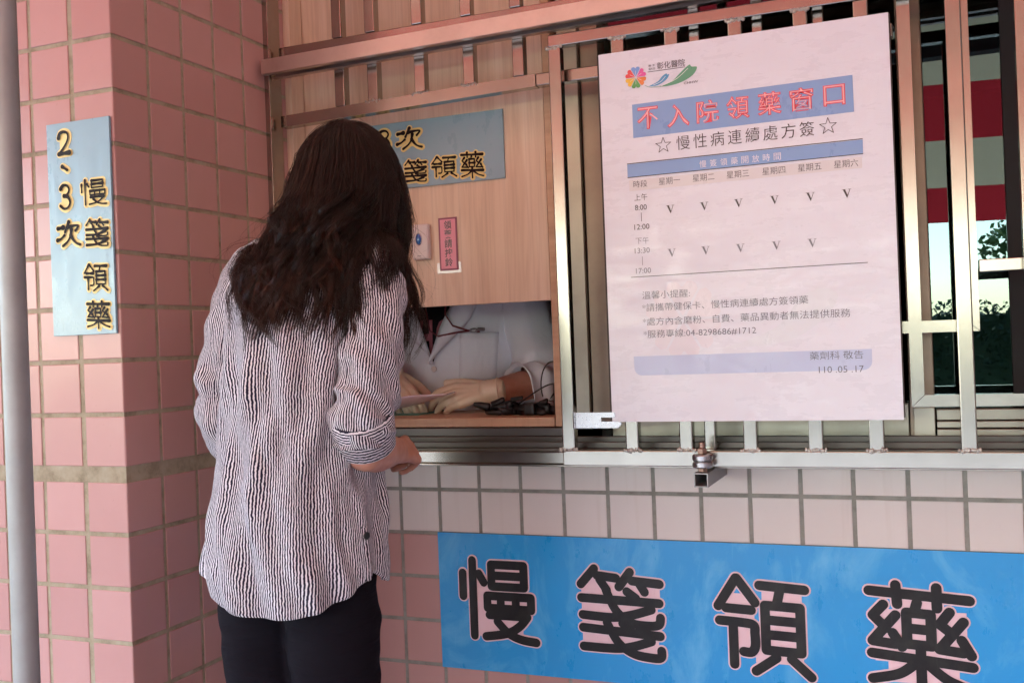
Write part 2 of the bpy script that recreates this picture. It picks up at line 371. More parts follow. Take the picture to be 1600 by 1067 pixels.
def smooth_line(pts, n=7):
    if len(pts) < 3: return pts
    q = [pts[0]]+list(pts)+[pts[-1]]; out = []
    for i in range(1, len(q)-2):
        for k in range(n):
            u = k/n; p0, p1, p2, p3 = q[i-1], q[i], q[i+1], q[i+2]
            out.append(tuple(.5*((2*p1[d])+(-p0[d]+p2[d])*u+(2*p0[d]-5*p1[d]+4*p2[d]-p3[d])*u*u+(-p0[d]+3*p1[d]-3*p2[d]+p3[d])*u**3) for d in (0, 1)))
    return out+[pts[-1]]
def ribbon(mb, pts, rad, y, mi=0):
    """2-D brush stroke of half-width rad (number or per-point list), round ends"""
    n = len(pts); rad = [rad]*n if isinstance(rad, (int, float)) else rad
    for i in range(n):
        k = 14; mb.poly([(pts[i][0]+rad[i]*math.cos(2*math.pi*j/k), pts[i][1]+rad[i]*math.sin(2*math.pi*j/k)) for j in range(k)], y, mi); y -= 4e-6
        if i < n-1:
            dx = pts[i+1][0]-pts[i][0]; dz = pts[i+1][1]-pts[i][1]; L = math.hypot(dx, dz) or 1; nx, nz = -dz/L, dx/L
            mb.poly([(pts[i][0]+nx*rad[i], pts[i][1]+nz*rad[i]), (pts[i+1][0]+nx*rad[i+1], pts[i+1][1]+nz*rad[i+1]),
                     (pts[i+1][0]-nx*rad[i+1], pts[i+1][1]-nz*rad[i+1]), (pts[i][0]-nx*rad[i], pts[i][1]-nz*rad[i])], y, mi); y -= 4e-6
    return y
# stroke skeletons of the hand-cut characters, unit box; 's' straight / 'c' curved; the last list holds gap fillers of the backing
G = {
'man': [('s', (.05, .80), (.05, .53)), ('s', (.18, .95), (.18, .08)), ('s', (.26, .80), (.32, .70)),
        ('s', (.42, .91), (.83, .91), (.83, .66), (.42, .66), (.42, .91)), ('s', (.42, .785), (.83, .785)),
        ('s', (.36, .55), (.91, .55), (.91, .41), (.36, .41), (.36, .55)), ('s', (.53, .55), (.53, .41)), ('s', (.72, .55), (.72, .41)),
        ('s', (.38, .33), (.86, .33)), ('c', (.86, .33), (.76, .22), (.60, .13), (.33, .08)), ('c', (.48, .26), (.62, .13), (.78, .07), (.96, .05))],
'jian': [('s', (.21, .96), (.05, .79)), ('s', (.24, .89), (.46, .87)), ('s', (.27, .85), (.35, .74)),
         ('s', (.62, .94), (.49, .78)), ('s', (.64, .85), (.95, .83)), ('s', (.72, .83), (.78, .74)), ('s', (.58, .735), (.68, .67)),
         ('s', (.05, .645), (.94, .63)), ('c', (.06, .465), (.40, .455), (.62, .49), (.85, .56)), ('c', (.34, .74), (.45, .53), (.62, .41), (.82, .39), (.93, .41), (.95, .48)),
         ('s', (.06, .33), (.94, .29)), ('c', (.06, .13), (.42, .13), (.62, .16), (.84, .23)), ('c', (.34, .40), (.46, .20), (.63, .09), (.84, .06), (.94, .07), (.95, .14)), ('s', (.52, .40), (.61, .345))],
'ling': [('s', (.24, .95), (.05, .67)), ('s', (.25, .95), (.43, .72)), ('s', (.13, .655), (.39, .645)),
         ('c', (.06, .53), (.30, .52), (.41, .50), (.42, .42), (.42, .30), (.38, .24), (.30, .24)), ('s', (.20, .51), (.20, .11)),
         ('s', (.48, .89), (.93, .865)), ('s', (.69, .87), (.655, .73)), ('s', (.53, .70), (.88, .69), (.88, .26), (.53, .27), (.53, .70)),
         ('s', (.53, .56), (.88, .55)), ('s', (.53, .42), (.88, .41)), ('s', (.63, .20), (.42, .06)), ('s', (.78, .20), (.97, .04))],
'yao': [('s', (.04, .90), (.95, .85)), ('s', (.29, .96), (.30, .79)), ('s', (.66, .95), (.66, .77)), ('s', (.48, .81), (.46, .75)),
        ('s', (.38, .72), (.60, .71), (.60, .43), (.38, .44), (.38, .72)), ('s', (.38, .58), (.60, .57)),
        ('s', (.17, .78), (.07, .68), (.19, .57)), ('s', (.28, .69), (.06, .45), (.27, .43)), ('s', (.25, .53), (.33, .41)),
        ('s', (.77, .74), (.68, .63), (.79, .55)), ('s', (.89, .66), (.67, .41), (.88, .39)), ('s', (.87, .50), (.95, .37)),
        ('s', (.05, .34), (.96, .27)), ('s', (.50, .40), (.50, .03)), ('c', (.46, .28), (.30, .17), (.05, .11)), ('c', (.56, .27), (.74, .14), (.97, .06))],
'ci': [('s', (.06, .74), (.28, .77)), ('c', (.03, .28), (.18, .33), (.33, .46)), ('s', (.52, .96), (.36, .58)), ('c', (.46, .76), (.72, .80), (.92, .78), (.80, .60)),
       ('c', (.63, .66), (.58, .40), (.46, .20), (.26, .04)), ('c', (.60, .44), (.72, .22), (.84, .10), (.98, .04))],
'two': [('c', (.12, .74), (.22, .92), (.50, .98), (.78, .90), (.84, .70), (.68, .46), (.36, .20), (.12, .05)), ('s', (.12, .05), (.90, .07))],
'three': [('c', (.15, .84), (.35, .97), (.66, .95), (.82, .78), (.68, .60), (.42, .54)), ('c', (.42, .54), (.72, .48), (.88, .26), (.70, .06), (.40, .02), (.12, .15))],
'comma': [('s', (.15, .85), (.85, .15))],
}
def glyph(mb, key, x0, z0, x1, z1, y, r, mi=0, brush=False, bold=0):
    for s in G[key]:
        pts = [(x0+a*(x1-x0), z0+c*(z1-z0)) for a, c in s[1:]]
        if s[0] == 'c': pts = smooth_line(pts)
        rad = r
        if brush:
            n = len(pts)
            if n == 2: pts = [pts[0], tuple(.5*(pts[0][d]+pts[1][d]) for d in (0, 1)), pts[1]]; n = 3
            hz = abs(pts[-1][0]-pts[0][0]) > abs(pts[-1][1]-pts[0][1])*3
            rad = [max(.25*r, r*(1.1-.45*math.sin(math.pi*i/(n-1))+(.25*i/(n-1) if hz else -.35*(i/(n-1))**2)))+bold for i in range(n)]
        elif bold: rad = r+bold
        y = ribbon(mb, pts, rad, y, mi)
    return y
def hull_fill(mb, key, x0, z0, x1, z1, y, mi=0):
    """backing that fills the gaps inside a cut-out character: boxes between neighbouring strokes"""
    B = {'man': [(.15, .08, .5, .75), (.40, .62, .86, .93), (.35, .38, .93, .60), (.33, .06, .80, .36)],
         'jian': [(.05, .60, .95, .86), (.05, .44, .92, .66), (.05, .28, .92, .48), (.05, .11, .92, .34)],
         'ling': [(.12, .52, .42, .80), (.18, .22, .44, .54), (.50, .24, .90, .88), (.42, .14, .90, .28)],
         'yao': [(.28, .72, .70, .90), (.08, .38, .92, .74), (.08, .27, .94, .44), (.20, .09, .84, .32)],
         'ci': [(.10, .30, .40, .76), (.40, .12, .82, .78)], 'two': [(.15, .06, .82, .90)], 'three': [(.15, .06, .80, .90)], 'comma': []}[key]
    for a, c, d, e in B:
        mb.poly([(x0+a*(x1-x0), z0+c*(z1-z0)), (x0+d*(x1-x0), z0+c*(z1-z0)), (x0+d*(x1-x0), z0+e*(z1-z0)), (x0+a*(x1-x0), z0+e*(z1-z0))], y, mi); y -= 4e-6
    return y

# ------------------------------------------------------------------ setting: ground
D = 0.622
mb = MB(); mb.box(-3.0, 9, -6.2, 6, -.3, 0); obj('pavement', mb, M['pavement'], kind='structure')
mb = MB(); mb.box(-150, 150, -160, 100, -.5, -.12); obj('street', mb, M['asphalt'], kind='structure')

# ------------------------------------------------------------------ tiled pillar and tiled wall
def tile(mb, O, U, V, N, a0, a1, c0, c1, h=.0016, ch=.0016, mi=0):
    """one glazed tile as its own island: chamfered slab standing h proud of the grout"""
    O = Vector(O); vs = []
    for q, e in ((0, 0), (h-ch*.5, 0), (h, ch)):
        for a, c in ((a0+e, c0+e), (a1-e, c0+e), (a1-e, c1-e), (a0+e, c1-e)): vs.append(O+U*a+V*c+N*q)
    tl = [random.uniform(-.00028, .00028) for _ in range(4)]
    for L in (4, 8):
        for k_ in range(4): vs[L+k_] = vs[L+k_]+N*tl[k_]
    fs = [(8, 9, 10, 11)]
    for L in (0, 4): fs += [(L+j, L+(j+1) % 4, L+4+(j+1) % 4, L+4+j) for j in range(4)]
    mb.add(vs, fs, mi=mi)
X, Y, Z = Vector((1, 0, 0)), Vector((0, 1, 0)), Vector((0, 0, 1))
J = .0042; BAND = .0225
def zc(k): return 1.77-.1*k-(BAND if k >= 8 else 0)      # centre height of course joint k
def course_span(k):
    top = zc(k)-J; bot = zc(k+1)+J
    if k == 7: bot = 1.77-.8+J
    if k == 8: top = 1.77-.8-BAND-J
    return bot, top
mb = MB()
mb.box(-3.6, -.0016, .0016, D+.3, 0, 3.4, mi=0)              # grout core
ks = [k for k in range(-16, 17)]
for k in ks:
    b0, t0 = course_span(k)
    if b0 < 0.02: continue
    for j in range(0, 15): tile(mb, (0, .0016, 0), X, Z, -Y, -.1*(j+1)+J+(.003 if j == 0 else 0), (-.1*j-J) if j else -.0008, b0, t0, .0018, .0014, 1)
    for j in range(0, 6):
        a1 = .1*(j+1)-J if j < 5 else .60
        a0 = .1*j+J if j else .0008
        tile(mb, (-.0016, 0, 0), Y, Z, X, a0-.004 if j else a0, a1-.004, b0, t0, .0018, .0014, 1)
obj('tiled_pillar', mb, [M['grout'], M['tile']], base=(0, .3, 0), label='pink tiled pillar with square tiles at the left of the service window', cat='pillar', fix=False)

mb = MB(); mb.box(.0, 3.4, D+.0016, D+.22, 0, .93, mi=0)
for k in range(-1, 10):
    top = .849-.1*k; z1 = top+.1-J; z0 = top+J
    if z0 < .02: continue
    z1 = min(z1, .925)
    for j in range(-1, 32):
        x0 = .23+.1*j+J; x1 = .33+.1*j-J; x0 = max(x0, .006)
        if x1-x0 < .02: continue
        tile(mb, (0, D+.0016, 0), X, Z, -Y, x0, x1, z0, z1, .0018, .0014, 1 if k <= 1 else 2)
obj('tiled_wall', mb, [M['grout_grey'], M['tile_pale'], M['tile']], base=(1.5, D, 0), label='tiled wall below the service counter behind the blue banner', cat='wall', fix=False)
mb = MB(); mb.box(0, 3.4, D, D+.22, 2.25, 4.6); obj('upper_wall', mb, M['painted_wall'], base=(1.7, D, 2.25), label='plain wall above the service window', cat='wall')
mb = MB(); mb.box(3.2, 3.4, -5.2, D+.3, 0, 3.1); obj('side_blocker', mb, M['blocker'], base=(3.3, -2.3, 0), label='added plain wall on the far right that blocks light', cat='wall')  # unseen wall added to keep light off the pillar's side face
# room behind the window
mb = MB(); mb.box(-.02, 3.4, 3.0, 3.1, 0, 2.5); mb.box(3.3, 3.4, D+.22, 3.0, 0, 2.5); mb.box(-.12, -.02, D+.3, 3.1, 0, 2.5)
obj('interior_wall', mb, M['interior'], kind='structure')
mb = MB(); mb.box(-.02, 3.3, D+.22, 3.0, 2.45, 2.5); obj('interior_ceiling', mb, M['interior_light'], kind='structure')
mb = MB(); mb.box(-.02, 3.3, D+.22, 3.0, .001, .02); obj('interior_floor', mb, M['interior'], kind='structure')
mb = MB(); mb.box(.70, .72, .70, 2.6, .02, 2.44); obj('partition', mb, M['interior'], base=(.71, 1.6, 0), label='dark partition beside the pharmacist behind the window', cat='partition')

# ------------------------------------------------------------------ wooden service hatch (panel, ledge, jamb)
hatch = thing('service_hatch', (.31, .62, .99), 'beech wood hatch panel with an open slot and ledge below', 'service hatch')
YB = .61
mb = MB(); mb.box(-.0, .622, YB, YB+.018, 1.265, 2.24, .001); obj('panel', mb, M['wood'], hatch)
mb = MB(); mb.box(.624, .642, YB-.004, YB+.18, .992, 2.24, .001); obj('side_jamb', mb, M['ledge'], hatch)
mb = MB(); mb.box(-.018, -.002, YB-.04, YB+.1, .992, 2.24, .001); mb.box(-.0, .018, YB-.055, YB-.004, .95, 2.24, .001); obj('frame_strip', mb, M['wood'], hatch)
mb = MB(); mb.box(.02, .622, YB-.006, YB+.26, .992, 1.012, .0015); obj('ledge', mb, M['ledge'], hatch)
mb = MB(); mb.box(.02, .622, YB+.262, YB+.75, .96, .985, .001); obj('counter_top', mb, M['interior_light'], hatch)

# ------------------------------------------------------------------ aluminium window behind the gate
win = thing('sliding_window', (1.3, .65, .97), 'aluminium sliding window with dark reflective glass at the right', 'window')
mb = MB(); mb.box(.655, .70, .615, .70, .99, 2.24, .0015); obj('stile', mb, M['alu'], win)
mb = MB(); mb.box(.7015, .742, .63, .69, .99, 2.24, .0015); obj('stile', mb, M['alu_brown'], win)
mb = MB(); mb.box(1.338, 1.383, .625, .665, .965, 2.24, .0015); obj('stile', mb, M['alu_brown'], win)
mb = MB(); mb.box(.744, 1.336, .63, .66, .965, 1.03, .0015); obj('bottom_rail', mb, M['alu'], win)
mb = MB(); mb.box(1.345, 1.382, .608, .6235, .965, 1.024, .001); obj('stop_block', mb, M['alu'], win)
mb = MB()
mb.box(1.385, 3.2, .63, .66, .998, 1.018, .001); mb.box(1.385, 3.2, .622, .66, .984, .996, .001); mb.box(1.385, 3.2, .612, .66, .970, .982, .001)
obj('sill_rail', mb, M['alu'], win)
mb = MB(); mb.box(1.521, 1.56, .668, .70, 1.02, 2.24, .001); obj('sash_stile', mb, M['black_matt'], win)
mb = MB(); mb.box(1.385, 1.5195, .668, .70, 1.62, 1.66, .001); obj('sash_rail', mb, M['black_matt'], win)
mb = MB(); mb.box(.744, 1.336, .675, .679, 1.03, 2.24); obj('pane', mb, M['glass'], win)
mb = MB(); mb.box(1.384, 1.520, .665, .667, 1.019, 2.24); obj('pane', mb, M['glass'], win)
mb = MB(); mb.box(1.561, 3.2, .665, .667, 1.019, 2.24); obj('pane', mb, M['glass'], win)
mb = MB(); mb.box(.02, 3.2, .53, .620, .93, .952); mb.box(.02, 3.2, .585, .60, .952, .972, .001); mb.box(.02, 3.2, .55, .562, .952, .964, .001)
mb.box(.02, .65, .598, .62, .972, .990, .001); mb.box(.65, 3.2, .603, .612, .95, .9685, .001)
obj('sill_track', mb, M['dark_alu'], win)
mb = MB(); mb.box(.02, 3.2, .563, .584, .952, .9535); obj('dirty_groove', mb, M['rust'], win)

# ------------------------------------------------------------------ stainless steel grille (fixed) and sliding gate
S = .025
def weld(parent, x, z, y, wd=.034, dz=.010, hor=True):
    mb = MB(); n = 9
    for i in range(n):
        px = x-wd/2+wd*i/(n-1)+random.uniform(-.001, .001)
        mb.ball((px, y+random.uniform(0, .002), z+random.uniform(-.002, .002)), (.0030*random.uniform(.8, 1.3), .0016, dz*.36*random.uniform(.7, 1.2)), 8, 6)
    return obj('weld', mb, M['weld'], parent, fix=False)
YF = .505
def miter(mb, pts, y0, y1):
    vs = [(x, y, z) for y in (y0, y1) for x, z in pts]; n = len(pts)
    mb.add(vs, [tuple(range(n)), tuple(range(2*n-1, n-1, -1))]+[(i, n+i, n+(i+1) % n, (i+1) % n) for i in range(n)])
gr = thing('window_grille', (.7, YF+.0125, .92), 'fixed stainless steel grille of upright bars behind the sliding gate', 'grille')
for z0, z1, x1 in ((1.846, 1.871, 3.2),):
    mb = MB(); mb.box(.02, x1, YF, YF+S, z0, z1, .0022); rl = obj('rail', mb, M['steel_h'], gr)
mb = MB(); miter(mb, [(.02, 1.6885), (.644, 1.7025), (.644, 1.7280), (.02, 1.7140)], YF, YF+S); obj('rail', mb, M['steel_h'], gr)
mb = MB(); mb.box(.645, 1.336, YF, YF+S, 1.7025, 1.728, .0022); obj('rail', mb, M['steel_h'], gr)
mb = MB(); mb.box(.004, 3.2, YF, YF+S, .9235, .949, .0022); obj('bottom_rail', mb, M['steel_h'], gr)
mb = MB(); mb.box(.004, 3.2, YF-.003, YF+.045, .9185, .9225, .001); obj('lip', mb, M['steel_h'], gr)
for i, x in enumerate((.177, .261, .377, .4935, .6065)):
    mb = MB(); zr = 1.7140+.0224*(x-.02)+.0006; mb.box(x-S/2, x+S/2, YF+.0005, YF+S-.0005, zr, 1.845, .0022); br = obj('bar', mb, M['steel_v'], gr)
    if 0 < i < 4: weld(br, x, zr, YF)
    mb = MB(); mb.box(x-S/2-.003, x+S/2-.003, YF+.0005, YF+S-.0005, 1.872, 2.25, .0022); obj('bar', mb, M['steel_v'], gr)
for x in (.975, 1.0955, 1.2065):
    mb = MB(); mb.box(x-.0105, x+.0105, YF+.0005, YF+S-.0005, 1.727, 1.845, .0022); obj('bar', mb, M['steel_v'], gr)
    mb = MB(); mb.box(x-.0105, x+.0105, YF+.0005, YF+S-.0005, 1.872, 2.25, .0022); obj('bar', mb, M['steel_v'], gr)
mb = MB(); mb.box(.966, .9875, YF, YF+S, .9495, 1.7005, .0022); obj('bar', mb, M['steel_v'], gr)
# mitred pass-through frames
mb = MB(); miter(mb, [(1.438, 2.25), (1.438, 1.186), (1.461, 1.1655), (1.461, 2.25)], YF-.004, YF+S-.004); obj('frame_upright', mb, M['steel_v'], gr)
mb = MB(); miter(mb, [(1.4372, 1.186), (1.20, 1.187), (1.20, 1.1655), (1.4603, 1.1647)], YF-.004, YF+S-.004); obj('frame_rail', mb, M['steel_h'], gr)
mb = MB(); miter(mb, [(1.344, 2.25), (1.344, 1.0325), (1.366, 1.054), (1.366, 2.25)], YF, YF+S); obj('frame_upright', mb, M['steel_v'], gr)
mb = MB(); miter(mb, [(1.345, 1.0320), (1.367, 1.0533), (2.6, 1.0533), (2.6, 1.0320)], YF, YF+S); obj('frame_rail', mb, M['steel_h'], gr)
mb = MB(); mb.box(1.463, 2.6, YF, YF+S, 1.268, 1.290, .0015); obj('frame_rail', mb, M['steel_h'], gr)
mb = MB(); mb.box(.0015, .004, .485, .535, .93, 2.25, .0005); mb.box(.0, .014, .474, .4845, .93, 2.25, .001); obj('wall_flat', mb, M['steel_v'], gr)

tr = thing('gate_track', (1.2, .47, 1.80), 'long pink tinted metal track above the window carrying the sliding gate', 'track')
mb = MB()
def track_bar(y0, y1, za, zb):
    x0, x1 = .012, 3.2; s = .012    # rises slightly to the right
    vs = [(x, y, z+(s*(x-x0)/.9 if x > x0 else 0)) for x in (x0, x1) for y in (y0, y1) for z in (za, zb)]
    mb.add(vs, [(0, 1, 3, 2), (4, 6, 7, 5), (0, 4, 5, 1), (2, 3, 7, 6), (0, 2, 6, 4), (1, 5, 7, 3)])
track_bar(.446, .449, 1.798, 1.829); track_bar(.4492, .5035, 1.827, 1.831); track_bar(.4492, .462, 1.7975, 1.8)
track_bar(.487, .5035, 1.7975, 1.8); track_bar(.5005, .5035, 1.8002, 1.8268)
obj('channel', mb, M['track'], tr)

YG = .47
gate = thing('sliding_gate', (1.5, YG+.0125, .924), 'stainless steel sliding gate of square bars holding the notice', 'gate')
mb = MB(); mb.box(.686, 2.6, YG, YG+S, .9245, .9555, .0022); obj('bottom_rail', mb, M['steel_h'], gate)
mb = MB(); mb.box(.686, 2.6, YG, YG+S, 1.767, 1.7915, .0022); obj('top_rail', mb, M['steel_h'], gate)
for i, x in enumerate((.699, .8305, .9375, 1.0595, 1.1785, 1.284, 1.436, 1.545, 1.66, 1.78, 1.9)):
    mb = MB(); mb.box(x-S/2-.0005, x+S/2+.0005, YG+.0006, YG+S-.0006, .956, 1.7665, .0024); br = obj('bar', mb, M['steel_v'], gate)
    if i < 8:
        weld(br, x, .9565, YG, .034, .013)
        if i < 5: weld(br, x, 1.7655, YG, .032, .012)
# hasp
hp = thing('hasp', (.75, .467, 1.016), 'small zinc hasp plate on the first upright of the sliding gate', 'hasp')
mb = MB(); zA, zB = 1.0005, 1.0315
miter(mb, [(.719, zB), (.800, zB), (.800, 1.0215), (.772, 1.0215), (.772, 1.0135), (.808, 1.0135), (.814, 1.009), (.806, zA), (.719, zA)], .4615, .4640); obj('plate', mb, M['chrome'], hp)
mb = MB(); mb.cyl((.716, .4635, 1.0325), (.716, .4635, 1.0225), .0032); mb.cyl((.716, .4635, 1.0215), (.716, .4635, 1.0115), .0032); mb.cyl((.716, .4635, 1.0105), (.716, .4635, .9995), .0032); obj('hinge', mb, M['chrome'], hp)
# guide bracket
bk = thing('guide_bracket', (.972, .53, .905), 'square steel tube bracket with roller guiding the gate bottom rail', 'bracket')
mb = MB(); x0, x1, z0, z1, y0, y1, th = .959, .9855, .8915, .918, .430, .6225, .0022
vo = [(x0, z0), (x1, z0), (x1, z1), (x0, z1)]; vi = [(x0+th, z0+th), (x1-th, z0+th), (x1-th, z1-th), (x0+th, z1-th)]
vs = [(x, y, z) for y in (y0, y1) for x, z in vo]+[(x, y, z) for y in (y0, y1-.01) for x, z in vi]
fs = [(i, (i+1) % 4, 4+(i+1) % 4, 4+i) for i in range(4)]+[(8+i, 12+i, 12+(i+1) % 4, 8+(i+1) % 4) for i in range(4)]+[(i, 8+i, 8+(i+1) % 4, (i+1) % 4) for i in range(4)]+[(12, 13, 14, 15)]
mb.add(vs, fs); obj('square_tube', mb, M['galv'], bk)
mb = MB(); yc = .4475; mb.cyl((.973, yc, .9265), (.973, yc, .9385), .0195, 28); mb.cyl((.973, yc, .9395), (.973, yc, .9515), .0195, 28); obj('roller', mb, M['chrome'], bk)
mb = MB(); mb.cyl((.973, yc, .9185), (.973, yc, .9260), .009, 6); obj('nut', mb, M['rust'], bk); mb = MB(); mb.cyl((.973, yc, .952), (.973, yc, .963), .0095, 6); obj('nut', mb, M['rust'], bk)
mb = MB(); mb.cyl((.973, yc, .9635), (.973, yc, .974), .006, 14); obj('bolt', mb, M['rust'], bk)

# ------------------------------------------------------------------ notice poster on the gate
ps = thing('notice_poster', (1.0625, .467, 1.3735), 'large white laminated notice with opening hours table on the sliding gate', 'notice')
PX, PZ, PY = 1.0625, 1.3735, .4625
mb = MB(); mb.box(.790, 1.3335, .4655, .4695, 1.016, 1.733, .0005); obj('edge_shade_board', mb, M['edge_shade'], ps)  # added dark sheet whose rim paints the shade around the notice
nx, nz = 30, 40; vs = []; fs = []
for j in range(nz+1):
    for i in range(nx+1):
        x = .794+.537*i/nx; z = 1.0125+.7225*j/nz; vs.append((x, PY+.0012, z))
fs = [(j*(nx+1)+i, j*(nx+1)+i+1, (j+1)*(nx+1)+i+1, (j+1)*(nx+1)+i) for j in range(nz) for i in range(nx)]
mb = MB(); mb.add(vs, fs, smooth=True); mb.box(.794, 1.331, PY+.0014, .4652, 1.0125, 1.735); obj('sheet', mb, M['poster'], ps, fix=False)
def quad(mb, pts, y, mi=0): mb.poly([(PX+a, PZ+c) for a, c in pts], y, mi)
y1 = PY+.0008; y2 = PY+.0004; y3 = PY; y4 = PY-.0004
def part(name, key, fn, y=None):
    mb = MB(); fn(mb); return obj(name, mb, M[key], ps, fix=False)
# faint background print
def petals(mb, cx, cz, r, y, sel=None, mis=True):
    for i in range(6):
        if sel is not None and i != sel: continue
        A = math.pi/2-i*math.pi/3; pts = []
        for k in range(18):
            u = k/17; s = (u-.5)*1.0
            rr = r*(.98-.16*math.exp(-(s/.10)**2)-.5*max(0, abs(s)-.38)*2)
            pts.append((cx+rr*math.cos(A+s*.98), cz+rr*math.sin(A+s*.98)))
        pts = [(cx+.08*r*math.cos(A), cz+.08*r*math.sin(A))]+pts
        mb.poly(pts, y-i*2e-5)
part('faint_flower', 'wm0', lambda b: petals(b, PX-.12, PZ-.165, .075, y1+.0002))
part('faint_leaf', 'wm2', lambda b: quad(b, smooth_line([(-.05, -.225), (.05, -.19), (.10, -.135), (.14, -.12), (.165, -.135), (.14, -.175), (.07, -.215), (-.05, -.225)], 5)[:-1], y1+.0002))
for i in range(6): part('petal', 'pet%d' % i, lambda b: petals(b, PX-.1946, PZ+.3072, .0215, y2, i))
part('petal_veins', 'p_white', lambda b: [ribbon(b, [(PX-.1946+.004*math.cos(a), PZ+.3072+.004*math.sin(a)), (PX-.1946+.013*math.cos(a), PZ+.3072+.013*math.sin(a))], .0003, y3) for a in [math.pi/2-i*math.pi/3 for i in range(6)]])
part('blue_leaf', 'p_sky', lambda b: quad(b, smooth_line([(-.1702, .2868), (-.152, .2935), (-.142, .303), (-.1341, .3070), (-.1325, .3045), (-.1285, .3047), (-.1325, .2975), (-.142, .2905), (-.1549, .2861), (-.1702, .2868)], 5)[:-1], y2))
part('green_leaf', 'p_green', lambda b: quad(b, smooth_line([(-.150, .2838), (-.125, .2905), (-.110, .302), (-.0982, .312), (-.0885, .3178), (-.0850, .3135), (-.0747, .3115), (-.080, .3005), (-.092, .2920), (-.112, .2850), (-.135, .2826), (-.150, .2838)], 5)[:-1], y2))
part('swoosh', 'p_green', lambda b: ribbon(b, [(PX+a, PZ+c) for a, c in smooth_line([(-.177, .2898), (-.168, .2850), (-.150, .2836), (-.1325, .2830)])], .0004, y2))
part('leaf_vein', 'p_white', lambda b: [ribbon(b, [(PX+a, PZ+c) for a, c in smooth_line(q)], .0004, y3) for q in ([(-.145, .2842), (-.115, .294), (-.092, .311)], [(-.160, .2880), (-.146, .2925), (-.136, .3015)])])
def f(b):
    text(b, '彰化醫院', PX-.1246, PZ+.3235, y2, h=.0138, w=.0545); text(b, '衛 生', PX-.162, PZ+.3262, y2, h=.0042, w=.0135); text(b, '福利部', PX-.162, PZ+.3197, y2, h=.0046, w=.0135)
    text(b, 'CHHW', PX-.0872, PZ+.2838, y2, h=.0046, w=.0275)
    b.poly([(PX-.1707, PZ+.3150), (PX-.0973, PZ+.3150), (PX-.0973, PZ+.3139), (PX-.1707, PZ+.3139)], y2)
part('logo_lettering', 'p_ink', f)
part('title_bar', 'p_blue', lambda b: quad(b, [(-.2041, .2555), (.2045, .2590), (.2050, .1925), (-.2041, .1905)], y1))
T = [(-.1734, .2262), (-.1142, .2241), (-.0578, .2251), (-.001, .2255), (.0571, .2260), (.1146, .2262), (.1719, .2265)]
for ch, (a_, c_) in zip('不入院領藥窗口', T):
    for nm, key, off, yy in (('title_outline', 'p_red', .022, y2), ('title_character', 'p_pink', -.012, y4)):
        part(nm, key, lambda b: text(b, ch, PX+a_, PZ+c_, yy, h=.041 if ch != '口' else .036, w=.0405 if ch != '口' else .036, offset=off, ref=0))
def star(b, cx, cz, r):
    pts = [(cx+(r if i % 2 == 0 else r*.40)*math.sin(i*math.pi/5), cz+(r if i % 2 == 0 else r*.40)*math.cos(i*math.pi/5)) for i in range(11)]
    ribbon(b, pts, .00055, y2)
def f(b):
    for i, ch in enumerate('慢性病連續處方簽'): text(b, ch, PX-.1068+.2287*i/7, PZ+.1712, y2, h=.0268, w=.0258, offset=-.006)
    star(b, PX-.1454, PZ+.170, .0155); star(b, PX+.1592, PZ+.1718, .0155)
part('subtitle_lettering', 'p_ink', f)
part('hours_header', 'p_blue', lambda b: quad(b, [(-.2184, .1405), (.2177, .1412), (.2175, .1160), (-.2186, .1148)], y1))
def f(b):
    for i, ch in enumerate('慢簽領藥開放時間'): text(b, ch, PX-.0705+.1380*i/7, PZ+.1266, y2, h=.0134, w=.0130)
part('header_lettering', 'p_pale', f)
part('day_band', 'p_band', lambda b: quad(b, [(-.2160, .1090), (.2150, .1105), (.2150, .0905), (-.2160, .0880)], y1))
def vmark(b, cx, cz):
    s = .0155
    for q in ([(-.42, .5), (-.16, .5), (.10, -.2), (.02, -.5)], [(.36, .5), (.42, .5), (.06, -.5), (.02, -.5), (.02, -.42)], [(-.52, .5), (-.06, .5), (-.06, .46), (-.52, .46)], [(.20, .5), (.54, .5), (.54, .46), (.20, .46)]):
        b.poly([(PX+cx+a*s, PZ+cz+c*s) for a, c in q], y2-random.random()*1e-4)
def f(b):
    for a in (-.2184, ): pass
    for z0 in (.1418, .1150): b.poly([(PX-.2184, PZ+z0-.0012), (PX+.2177, PZ+z0), (PX+.2177, PZ+z0+.0014), (PX-.2184, PZ+z0+.0003)], y3)
    text(b, '時段', PX-.1937, PZ+.1005, y2, h=.0132, w=.0275, offset=-.006)
    for i, ch in enumerate('一二三四五六'): text(b, '星期'+ch, PX+(-.1361, -.0703, -.0058, .0601, .1243, .1876)[i], PZ+.1012, y2, h=.0136, w=.0415, offset=-.006)
    text(b, '上午', PX-.1936, PZ+.0747, y2, h=.0132, w=.026, offset=-.006); text(b, '8:00', PX-.1943, PZ+.0549, y2, h=.0105, w=.0235)
    text(b, '12:00', PX-.1938, PZ+.0172, y2, h=.0105, w=.0300)
    b.poly([(PX-.1944, PZ+.0275), (PX-.1934, PZ+.0275), (PX-.1934, PZ+.0445), (PX-.1944, PZ+.0445)], y2)
    b.poly([(PX-.2193, PZ-.0803), (PX+.2182, PZ-.0798), (PX+.2182, PZ-.0784), (PX-.2193, PZ-.0789)], y2)
part('timetable_lettering', 'p_ink', f)
def f(b):
    text(b, '下午', PX-.1940, PZ-.0097, y2, h=.0132, w=.026, offset=-.006); text(b, '13:30', PX-.1948, PZ-.0287, y2, h=.0105, w=.030); text(b, '17:00', PX-.1939, PZ-.068, y2, h=.0105, w=.030)
    b.poly([(PX-.1957, PZ-.0575), (PX-.1947, PZ-.0575), (PX-.1947, PZ-.0405), (PX-.1957, PZ-.0405)], y2)
part('afternoon_lettering', 'p_ink2', f)
